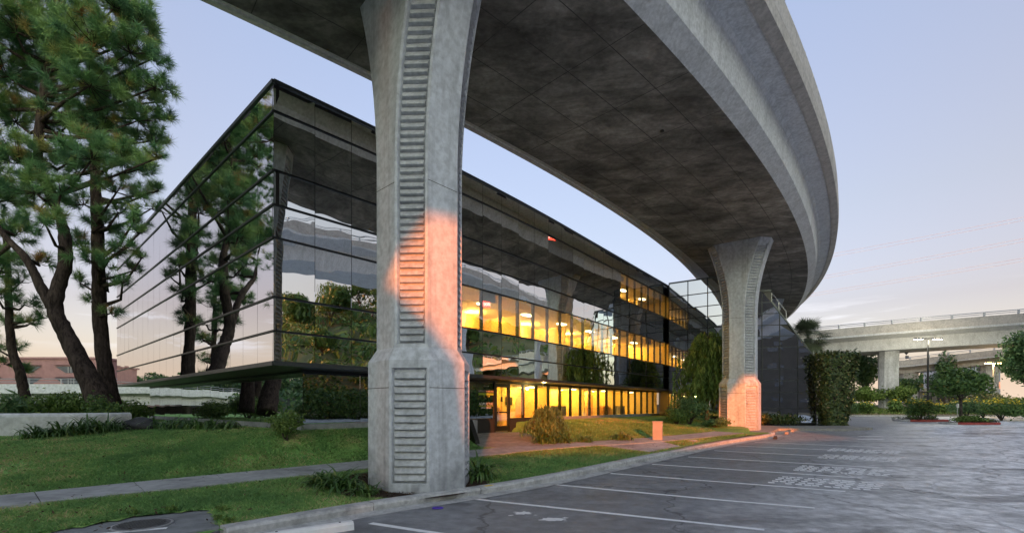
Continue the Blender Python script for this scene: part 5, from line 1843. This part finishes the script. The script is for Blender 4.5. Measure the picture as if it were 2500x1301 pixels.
# wheel stops
def wheel_stop(label, c, rz, L, mats):
    r = thing('wheel_stop', label, 'wheel stop', (c[0], c[1], zl(c[1])), rz, 'concrete wheel stops')
    prof = [(-.09, 0), (.09, 0), (.075, .09), (.045, .13), (-.045, .13), (-.075, .09)]
    def seg(name, x0, x1, mat):
        V = [(x0, y, z) for y, z in prof] + [(x1, y, z) for y, z in prof]
        n = len(prof)
        o = MB().add(V, [tuple(range(n)), tuple(reversed(range(n, 2 * n)))] + [(i, n + i, n + (i + 1) % n, (i + 1) % n) for i in range(n)]).build(name, M[mat], r, local=True)
        fixn(o)
    seg('stop_body', -L / 2, L / 2, mats)
    for s in (-1, 1):
        MB().lathe([(.018, .125), (.018, .137)], 8, (s * L * .35, 0, 0)).build('bolt', M['iron'], r, local=True)
wheel_stop('grey wheel stop lying at the kerb end before the far pier', (13.15, 24.15), R(60), 1.0, 'stone')
wheel_stop('pale wheel stop out on the asphalt beyond the far pier, nearer one', (15.4, 27.1), R(58), .9, 'boxpaint')
wheel_stop('pale wheel stop out on the asphalt beyond the far pier, farther one', (16.7, 28.8), R(58), .9, 'boxpaint')
wheel_stop('white painted wheel stop at the bottom edge beside the near kerb', (-3.05, 7.28), R(38), 1.3, 'white')
# small things
ub = thing('utility_box', 'beige utility pedestal box standing on the lawn by the sidewalk', 'utility box', (6.25, 20.75, hl1(6.25, 20.75) - .05), R(-20))
MB().box((0, 0, .42), (.40, .30, .84), 0, 0, .96).build('cabinet', M['boxpaint'], ub, local=True)
MB().box((0, 0, .86), (.43, .33, .05)).build('lid', M['boxpaint'], ub, local=True)
MB().box((.195, 0, .72), (.012, .07, .09)).build('label_plate', M['white'], ub, local=True)
ym = tag(MB().box((-.52, 10.83, .165), (.22, .09, .012), R(42)).build('kerb_marker', M['yellow']), 'yellow paint marker on the kerb right of the near pier', 'marker')
rg_ = MB(); pts = [(-1.41 + .10 * math.cos(a), 9.17 + .07 * math.sin(a), .018) for a in np.linspace(0, 2 * math.pi, 17)]
rg_.tube(pts, [.012] * 17, 6)
tag(rg_.build('plastic_ring', M['purple']), 'small violet plastic ring dropped on the asphalt near the pier', 'ring')
vb = thing('valve_box', 'small concrete valve box lid in the grass strip near the far kerb', 'valve box', (7.7, 20.6, hl1(7.7, 20.6)))
MB().box((0, 0, .03), (.34, .22, .05), R(40)).build('lid', M['kerb'], vb, local=True)
MB().box((0, 0, .02), (.42, .30, .04), R(40)).build('rim', M['sill'], vb, local=True)
# corner pavement before the glass wing
cw = struct(bpy.data.objects.new('corner_pavement', None)); COL.objects.link(cw)
for q in ([(14.2, 26.6), (16.2, 29.4), (15.4, 32.4), (11.2, 29.0), (10.9, 25.2), (12.6, 25.0)], [(16.22, 29.42), (20.0, 29.0), (20.2, 32.0), (15.42, 32.42)], [(20.02, 29.0), (22.6, 30.3), (22.4, 32.4), (20.22, 32.02)]):
    drape_slab('paving_slab', q, lambda x, y: zl(y) + .145, M['walk2'], cw, .2)

# ------------------------------------------------------------------ right background: islands, shrubs, lamps
def island(label, cx, cy, rx, ry, seed):
    z = zl(cy)
    r = thing('planting_island', label, 'island', (cx, cy, z), 0, 'red kerbed planting islands')
    pts = [(cx + rx * math.copysign(abs(math.cos(a)) ** .75, math.cos(a)), cy + ry * math.copysign(abs(math.sin(a)) ** .75, math.sin(a))) for a in np.linspace(0, 2 * math.pi, 32, endpoint=False)]
    inn = [(cx + (x - cx) * (1 - .16 / rx), cy + (y - cy) * (1 - .16 / ry)) for x, y in pts]
    n = 32
    for nm, i0, i1, mt in (('kerb_edge', 0, 20, 'kerb'), ('red_kerb_edge', 20, 32, 'redkerb')):
        V = []; F = []
        for i in range(i0, i1 + 1):
            x, y = pts[i % n]; x2, y2 = inn[i % n]
            V += [(x, y, z - .05), (x, y, z + .15), (x2, y2, z + .15), (x2, y2, z - .05)]
        for i in range(i1 - i0):
            for k in range(3):
                F.append((4 * i + k, 4 * i + k + 1, 4 * i + k + 5, 4 * i + k + 4))
        fixn(MB().add(V, F).build(nm, M[mt], r))
    MB().prism(inn, z, z + .10).build('soil', M['mulch'], r)
    gg = np.random.default_rng(seed)
    cs = [((cx + gg.uniform(-.7, .7) * rx, cy + gg.uniform(-.6, .6) * ry, z + .16), (.45, .35, .22)) for _ in range(14)]
    C, D = blob_points(1500, cs, gg)
    C = C[C[:, 2] > z + .1]
    N = rand_dirs(len(C), gg)
    stuff(obj('ground_cover', leaf_mesh('ground_cover', C, N, .07, M['leaf_g'], gg.random(len(C)), .4, gg), r))
island('red kerbed planting island with the round flowering bush', 34.0, 40.3, 2.0, 1.15, 3)
island('red kerbed planting island with the small tree', 34.3, 36.3, 2.0, 1.0, 4)
bush('flowering_bush', 'round green bush with yellow flowers on the farther island', 'bush', (33.6, 39.9, .75), (1.15, 1.0, 1.75), M['leaf'], 2400, .085, 'yellow flowering bushes', flowers=120)
broad_tree('small_tree', 'small spreading dark green tree on the nearer red kerbed island', (33.6, 36.2, .65), 4.15, 1.7, 2.1, 4000, 12, M['leaf'], .13, 26, tr=.10)
bush('shrub', 'spiky green ground plants under the island tree', 'shrub', (33.9, 35.8, .68), (1.3, .6, .5), M['leaf_l'], 900, .09, stems=False)
FB = [(36.9, 53.0, 1.0, 1.9, 'dark flowering bush just right of the ivy pillar'), (39.2, 53.5, 1.2, 1.5, 'flowering bush second from the ivy pillar along the far kerb'), (43.0, 54.0, 1.0, 1.9, 'flowering bush third from the ivy pillar along the far kerb'),
      (46.0, 54.2, 1.2, 1.8, 'flowering bush left of the lamp post along the far kerb'), (49.0, 54.5, 1.3, 1.6, 'flowering bush behind the lamp post'), (45.8, 47.0, 1.6, 2.0, 'flowering bush behind the island tree'),
      (42.8, 45.5, 1.5, 1.9, 'dark green bush between the lamp post and island tree'), (41.5, 41.0, 1.6, 1.9, 'flowering bush right of the island tree'), (44.2, 41.5, 1.7, 2.0, 'flowering bush nearest the right edge'), (47.2, 43.0, 1.8, 2.1, 'flowering bush at the very right edge')]
for i, (x, y, rx, h, lab) in enumerate(FB):
    bush('flowering_bush', lab, 'bush', (x, y, zl(y) + .02), (rx, rx * .85, h), M['leaf'] if i % 3 else M['leaf_d'], 1900, .10, 'yellow flowering bushes', flowers=70)
# verge and far kerb
V, F, n = sweep([np.array(p) for p in ((30.5, 49.5), (36, 51.2), (44, 52.2), (60, 52.0), (90, 50.0))], [zl(51)] * 5, [(.0, -.1), (.0, .15), (-.2, .15), (-.2, -.1)])
mb = MB().add(V, F); struct(fixn(mb.build('far_kerb', M['kerb'])))
struct(grid_mesh and obj('verge', grid_mesh('verge', np.arange(26, 110, 2.0), np.arange(52, 62, 1.0), lambda X, Y: zlot(Y) + .12 + .08 * (Y - 52), lambda x, y: y > 52.2, M['soil'])))
gg = np.random.default_rng(31)
Xv = gg.uniform(28, 80, 16000); Yv = gg.uniform(52.6, 61, 16000)
Cv = np.stack([Xv, Yv, zlot(Yv) + .16 + .08 * (Yv - 52) + gg.uniform(0, .18, len(Xv))], 1)
stuff(obj('ground_cover', leaf_mesh('ground_cover', Cv, rand_dirs(len(Cv), gg), .13, M['leaf_l'], gg.random(len(Cv)), .4, gg)))
def round_tree(name, label, u, v_top, v_bot, d, rx, mat, n, leaf, seed, group=None, th=.25, lumps=14):
    x = (u - 1250) / 1180 * d
    ztop = CAM_H + (990 - v_top) / 1180 * d; zb = max(zl(d), CAM_H + (990 - v_bot) / 1180 * d)
    return broad_tree(name, label, (x, d, zb - .1), ztop - zb, (ztop - zb) * th, rx, n, seed, mat, leaf, lumps, group, .14)
round_tree('weeping_dome_tree', 'dome shaped light green tree under the viaduct pier, left one', 2112, 940, 1000, 58, 2.0, M['leaf_l'], 3600, .13, 51)
round_tree('weeping_dome_tree', 'dome shaped light green tree under the viaduct pier, right one', 2192, 938, 1000, 58, 2.3, M['leaf_l'], 4200, .13, 52)
round_tree('tree', 'dark round tree behind the right dome shaped tree', 2190, 922, 990, 66, 3.0, M['leaf_d'], 3200, .17, 53)
round_tree('tree', 'tall dark tree left of the far viaduct pier', 2112, 850, 975, 66, 1.9, M['leaf_d'], 4200, .17, 54, th=.12)
round_tree('tree', 'dark tree behind the small island tree', 2318, 900, 990, 62, 2.6, M['leaf_d'], 3600, .16, 55)
round_tree('tree', 'large dark leafed tree at the right edge', 2505, 815, 990, 46, 2.5, M['leaf_d'], 6000, .15, 56, th=.22, lumps=22)
round_tree('tree', 'tall narrow tree in front of the lower ramp', 2305, 848, 985, 78, 1.5, M['leaf_d'], 2600, .17, 57, th=.2)
round_tree('tree', 'conifer on the skyline below the lower ramp, taller', 2232, 903, 975, 110, 1.8, M['leaf_d'], 1300, .28, 58, 'small trees on the far skyline')
round_tree('tree', 'thin conifer on the skyline right of the taller one', 2249, 908, 975, 112, .8, M['leaf_d'], 700, .28, 59, 'small trees on the far skyline')
round_tree('tree', 'small tree on the skyline beside the lower ramp pier', 2217, 913, 975, 108, 1.0, M['leaf_d'], 700, .28, 60, 'small trees on the far skyline')
for i, (u, d, rx, h) in enumerate([(2430, 62, 4.0, 2.6), (2480, 60, 4.0, 2.2), (2395, 66, 4.0, 2.8)]):
    x = (u - 1250) / 1180 * d
    bush('hedge', ['clipped hedge on the slope below the sodium lamps', 'clipped yellow green hedge at the far right', 'dull green slope bush left of the sodium lamps'][i], 'hedge', (x, d, float(zground(np.array(x), np.array(d))) - .2), (rx, 1.6, h), M['leaf_l'] if i == 1 else M['leaf_g'], 2400, .15, None, 18, False)
# palm
def palm(label, base, h, seed):
    g = np.random.default_rng(seed)
    r = thing('palm_tree', label, 'palm tree', base, 0)
    b = np.array(base); top = b + (0, 0, h)
    MB().tube([b, b + (.1, 0, h * .5), top], [.36, .30, .32], 10, bump=.06, rng=random.Random(1)).build('trunk', M['bark2'], r)
    V = []; F = []; T = []
    for i in range(84):
        a = g.uniform(0, 6.28); el = g.uniform(-1.0, 1.4)
        L = g.uniform(.8, 1.3)
        dh = np.array((math.cos(a) * math.cos(el), math.sin(a) * math.cos(el), math.sin(el)))
        hub = top + dh * L; sd_ = np.array((-math.sin(a), math.cos(a), 0)); up = np.cross(dh, sd_)
        b0 = len(V); V += [top - sd_ * .02, top + sd_ * .02, hub + sd_ * .012, hub - sd_ * .012]; T += [.3] * 4; F.append((b0, b0 + 1, b0 + 2, b0 + 3))
        tt = np.clip(g.normal(.45 if el > -.2 else .8, .15), 0, 1)
        for k in range(15):
            t = -1.5 + 3.0 * k / 14
            dd = dh * math.cos(t) + sd_ * math.sin(t); dd = dd / np.linalg.norm(dd); ll = 1.25 * (1 - .2 * abs(t) / 1.5) * g.uniform(.85, 1.1)
            pw = np.cross(dd, up); pw = pw / (np.linalg.norm(pw) + 1e-9) * .035
            m_ = hub + dd * ll * .55; tip = hub + dd * ll + np.array((0, 0, -.20 * ll))
            b0 = len(V); V += [hub, m_ + pw, tip, m_ - pw]; T += [tt] * 4
            F.append((b0, b0 + 1, b0 + 2, b0 + 3))
    obj('fronds', np_mesh('fronds', np.array(V), np.array(F), M['leaf_g'], False, np.array(T)), r)
palm('fan palm rising behind the ivy pillar', ((1972 - 1250) / 1180 * 47, 47, .8), 7.7, 4)
bush('palm_bush', 'small fan palm beside the lamp post', 'bush', (50.2, 60, 1.2), (1.6, 1.4, 1.9), M['leaf_l'], 900, .22, stems=False, aspect=.2)
# lamp post
def lamp_post(label, base, h, mat, lens, arms, power, col, group=None):
    r = thing('lamp_post', label, 'lamp post', base, 0, group)
    b = Vector(base)
    MB().tube([b, b + Vector((0, 0, h))], [.115, .075], 10).build('post', M[mat], r)
    for s in arms:
        e = b + Vector((s, 0, h))
        MB().beam(b + Vector((0, 0, h - .02)), e, .07, .07).build('arm', M[mat], r)
        c = e + Vector((math.copysign(.25, s), 0, -.02))
        hd = MB().box(c, (.75, .34, .14)).build('lamp_head', M[mat], r)
        MB().box(c + Vector((0, 0, -.085)), (.66, .30, .05)).build('lens', M[lens], hd)
        L = bpy.data.lights.new('lamp', 'POINT'); L.energy = power; L.color = col; L.shadow_soft_size = .2
        lo = bpy.data.objects.new('lamp', L); COL.objects.link(lo); lo.location = c + Vector((0, 0, -.25)); adopt(lo, r)
    return r
lamp_post('tall dark double headed parking lot lamp post, both lamps lit', ((2265 - 1250) / 1180 * 50, 50, .75), 8.15, 'bronze', 'lamp_w', (-.75, .75), 260, (1.0, .9, .65))
lamp_post('sodium street lamp with two orange lit heads beside the large tree', ((2425 - 1250) / 1180 * 62, 62, 1.0), 6.5, 'steel', 'lamp_o', (-.45, .45), 350, (1.0, .6, .22))
# sign posts
def sign_post(label, base, h, kind):
    r = thing('sign_post', label, 'sign', base, 0)
    b = Vector(base)
    MB().tube([b, b + Vector((0, 0, h))], [.03, .03], 6).build('post', M['steel'], r)
    if kind == 'round':
        MB().tube([b + Vector((0, -.04, h - .1)), b + Vector((0, -.06, h - .1))], [.16, .16], 14).build('sign_plate', M['white'], r)
    elif kind == 'diamond':
        c = b + Vector((0, -.05, h)); s = .85
        MB().add([c + Vector(v) for v in ((-s, 0, 0), (0, 0, -s), (s, 0, 0), (0, 0, s), (-s, .04, 0), (0, .04, -s), (s, .04, 0), (0, .04, s))], [(0, 1, 2, 3), (7, 6, 5, 4), (0, 4, 5, 1), (1, 5, 6, 2), (2, 6, 7, 3), (3, 7, 4, 0)]).build('sign_plate', M['bronze'], r)
        MB().box(c + Vector((.1, 0, -1.25)), (.6, .04, .5)).build('sign_plate', M['bronze'], r)
    else:
        MB().box(b + Vector((0, -.04, h - .15)), (.2, .02, .26)).build('sign_plate', M['steel'], r)
    return r
sign_post('thin post with pale plate on the tree island', ((2337 - 1250) / 1180 * 37, 37, .7), 1.35, 'round')
sign_post('thin post beside the round bush island', ((2231 - 1250) / 1180 * 41, 41, .75), .95, 'plate')
sign_post('diamond warning sign on the lower ramp, seen from its dark back', ((2212 - 1250) / 1180 * 83, 83, 9.6), 1.9, 'diamond')
# pale low house
hx, hy = (2262 - 1250) / 1180 * 88, 88
ho = thing('low_building', 'low pale building with light roof beyond the lot behind the lamp post', 'building', (hx, hy, 1.8))
MB().box((hx, hy, 2.9), (7.5, 6, 3.2)).build('wall', M['sill'], ho)
MB().box((hx, hy - .3, 4.75), (8.4, 7.4, .55)).build('roof', M['stucco'], ho)
for k in (-2.4, 0, 2.4):
    MB().box((hx + k, hy - 3.02, 3.2), (1.4, .08, 1.0)).build('window', M['win_far'], ho)
h2 = thing('low_building', 'grey flat roofed building half hidden behind the far trees at right', 'building', ((2345 - 1250) / 1180 * 92, 92, 2))
MB().box(((2345 - 1250) / 1180 * 92, 92, 6.2), (9, 6, 8)).build('wall', M['stucco'], h2)
MB().box(((2345 - 1250) / 1180 * 92, 92, 10.25), (9.4, 6.4, .3)).build('roof', M['sill'], h2)
# power lines
for i, (va, vb_) in enumerate([(617, 528), (624, 536), (667, 580), (673, 588), (705, 628), (711, 636)]):
    pa = P(2000, va + 8, 150); pb = P(2520, vb_ - 4, 120)
    ext = pa + (pa - pb) * .9; ex2 = pb + (pb - pa) * 1.2
    pts = []
    for s in np.linspace(0, 1, 14):
        q = ext + (ex2 - ext) * s; pts.append(q + Vector((0, 0, -1.2 * 4 * s * (1 - s) + .9)))
    w = MB().tube(pts, [.030] * 14, 5).build('power_line', M['wire'])
    tag(w, ['highest of the six power line wires at right', 'second highest power line wire at right', 'third power line wire from the top at right', 'fourth power line wire from the top at right', 'fifth power line wire from the top at right', 'lowest power line wire at right'][i], 'wire', 'power line wires')

# ------------------------------------------------------------------ left background
def left_building():
    d = 72.0
    x0, x1 = (-60 - 1250) / 1180 * d - 12, (245 - 1250) / 1180 * d
    zt = CAM_H + (990 - 876) / 1180 * d
    r = thing('brick_building', 'pinkish brick office building with splayed ribbon windows beyond the left pines', 'building', ((x0 + x1) / 2, d, 1))
    MB().box(((x0 + x1) / 2, d + 6, zt / 2), (x1 - x0, 12, zt)).build('wall', M['brick'], r)
    MB().box(((x0 + x1) / 2, d + 6, zt + .12), (x1 - x0 + .4, 12.4, .3)).build('coping', M['brick'], r)
    for zc in (CAM_H + (990 - 902) / 1180 * d, CAM_H + (990 - 931) / 1180 * d):
        for (ua, ub) in ((135, 215), (40, 103), (-70, 5)):
            xa, xb = (ua - 1250) / 1180 * d, (ub - 1250) / 1180 * d
            hh = .50
            f = MB().add([(xa, d - .35, zc + hh + .15), (xb, d - .35, zc + hh + .15), (xb, d - .02, zc - hh - .15), (xa, d - .02, zc - hh - .15), (xa, d - .02, zc + hh + .15), (xb, d - .02, zc + hh + .15)], [(0, 4, 5, 1), (0, 1, 5, 4)]).build('window_hood', M['brick'], r)
            w = MB().add([(xa, d - .05, zc + hh), (xb, d - .05, zc + hh), (xb - 1.6, d - .05, zc - hh), (xa + 1.6, d - .05, zc - hh)], [(3, 2, 1, 0)]).build('window', M['win_far'], r)
            for k in range(1, 4):
                xm = xa + 1.6 + (xb - xa - 3.2) * k / 4
                MB().box((xm, d - .07, zc), (.08, .04, hh * 2)).build('mullion', M['steel'], w)
left_building()
def freeway():
    d = 44.0
    zt = CAM_H + (990 - 948) / 1180 * d
    r = thing('freeway_bridge', 'low pale freeway bridge with a railing behind the pines', 'bridge', (-40, d, .5))
    MB().box((-45, d + 6, zt - .22), (62, 12, .45)).build('deck', M['stucco'], r)
    MB().box((-45, d + .2, zt + .2), (62, .3, .42)).build('barrier', M['stucco'], r)
    MB().box((-45, d + 6, zt - .95), (62, 10.4, 1.05)).build('girder', M['web'], r)
    pm = MB().box((0, 0, .25), (.08, .08, .5)).mesh('rail_post', M['steel'])
    for x in np.arange(-70, -14, 3.2):
        o = obj('rail_post', pm); o.location = (x, d + .2, zt + .4); adopt(o, r)
    MB().tube([(-75, d + .2, zt + .62), (-14, d + .2, zt + .62)], [.03] * 2, 5).tube([(-75, d + .2, zt + .88), (-14, d + .2, zt + .88)], [.035] * 2, 5).build('hand_rail', M['steel'], r)
    for x in (-62, -50, -38.5, -27):
        MB().tube([(x, d + 6, 0), (x, d + 6, zt - 1.4)], [.6, .6], 14).build('pier', M['concrete'], r)
    MB().box((-45, d + 11.5, .9), (62, .5, 1.9)).build('abutment', M['sill'], r)
freeway()
struct(MB().box((-45, 40, .55), (64, 24, .2)).build('left_ground', M['lawn']))
bush('fern_bush', 'feathery dark plant at the far left above the white wall', 'plant', (-17.6, 17.0, 1.15), (.6, .5, 1.2), M['leaf_d'], 420, .20, stems=False, aspect=.16)
def far_hill(name, mat):
    pass
# wooded ridge on the far horizon, left
gg = np.random.default_rng(8)
xh = np.arange(-138, -84, 3.0); yh = np.arange(14, 100, 3.0)
struct(obj('hill', grid_mesh('hill', xh, yh, lambda X, Y: (7.5 + 1.2 * np.sin(Y * .11) + .6 * np.sin(Y * .31 + X * .2)) * np.exp(-((X + 114) / 13) ** 2) * np.clip((Y - 14) / 16, 0, 1) * np.clip((-1.2 * Y - X) / 12, 0, 1), None, m_plain('scrub hill', (.11, .13, .085), .95, .4, .25, .2))))
csl = [((-108 + gg.normal(0, 7), y, 5 + gg.uniform(0, 3.2)), (2.2, 2.2, 1.8)) for y in np.arange(24, 84, .7)] + [((-46 + gg.uniform(-3, 3), y, 1.6), (2.2, 2.2, 2.4)) for y in np.arange(4, 36, 1.6)]
Cl_, Dl_ = blob_points(16000, csl, gg, .6)
ok = Cl_[:, 1] < -Cl_[:, 0] / 1.2
Cl_, Dl_ = Cl_[ok], Dl_[ok]
stuff(obj('hill_brush', leaf_mesh('hill_brush', Cl_, rand_dirs(len(Cl_), gg), np.where(Cl_[:, 0] < -80, .5, .28), M['leaf_d'], np.clip(gg.normal(.45, .25, len(Cl_)), 0, 1), .6, gg)))
xs = np.arange(-420, -60, 8.0); ys = np.arange(230, 330, 10.0)
struct(obj('hill', grid_mesh('hill', xs, ys, lambda X, Y: 14 * np.exp(-((Y - 285) / 30) ** 2) * (1 + .3 * np.sin(X * .03)) * np.clip((-60 - X) / 60, 0, 1), None, M['lawn'])))

# ------------------------------------------------------------------ hillside right of the lot (mirrored in the facade)
def hz(X, Y):
    e = np.clip((X - 62 - .12 * np.abs(Y - 5)) / 110, 0, 1)
    side = np.clip((.80 * X - Y) / 30, 0, 1) * np.clip((Y + 120) / 40, 0, 1)
    s = e * e * (3 - 2 * e)
    return .3 + side * (36 * s + 2.2 * np.sin(X * .09 + Y * .05) * s + 1.5 * np.sin(Y * .13) * s)
struct(obj('hillside', grid_mesh('hillside', np.arange(56, 260, 5.0), np.arange(-120, 150, 5.0), hz, lambda x, y: y < .80 * x, m_plain('dry hillside', (.15, .15, .07), .95, .5, .06, .2))))
gg = np.random.default_rng(14)
cs = []
for _ in range(900):
    x = gg.uniform(64, 200); y = gg.uniform(-70, 110)
    if y > .76 * x: continue
    z = float(hz(np.array(x), np.array(y))); s = gg.uniform(1.3, 3.4)
    cs.append(((x, y, z + s * .3), (s * 1.4, s * 1.4, s * .8)))
C, D = blob_points(60000, cs, gg, .7)
N = D + gg.normal(size=D.shape) * .5; N /= np.linalg.norm(N, axis=1, keepdims=True)
o = stuff(obj('hillside_brush', leaf_mesh('hillside_brush', C, N, .55 * gg.uniform(.6, 1.3, len(C)), M['leaf'], np.clip(gg.normal(.45, .25, len(C)), 0, 1), .6, gg)))
k = 0
for (x, y, h) in [(150, -28, 13), (158, -16, 15), (152, -4, 14), (160, 10, 12), (150, 20, 15), (158, 34, 13), (150, 46, 14), (156, 60, 12), (140, -40, 12), (118, 4, 11), (122, 30, 10), (110, -20, 10)]:
    z = float(hz(np.array(x), np.array(y)))
    broad_tree('eucalyptus', ['hillside tree mirrored in the facade, on the ridge', 'hillside tree mirrored in the facade, on the slope'][k >= 9], (x, y, z - .3), h, h * .16, h * .62, 2600, 100 + k, M['leaf'], .55, 16, 'hillside trees', .3)
    k += 1
# tall hedge along the far side of the lot, also mirrored
gg = np.random.default_rng(15)
cs = [((gg.uniform(54, 58) , y, 2.2 + gg.uniform(-.4, .5)), (2.4, 2.2, 2.6)) for y in np.arange(-30, 36, 1.8)]
C, D = blob_points(14000, cs, gg, .75)
N = D + gg.normal(size=D.shape) * .5; N /= np.linalg.norm(N, axis=1, keepdims=True)
hd = thing('hedge', 'long tall hedge on the far side of the lot, seen mirrored in the glass', 'hedge', (56, 0, 0))
obj('foliage', leaf_mesh('foliage', C, N, .30 * gg.uniform(.6, 1.3, len(C)), M['leaf'], np.clip(gg.normal(.5, .25, len(C)), 0, 1), .6, gg), hd)
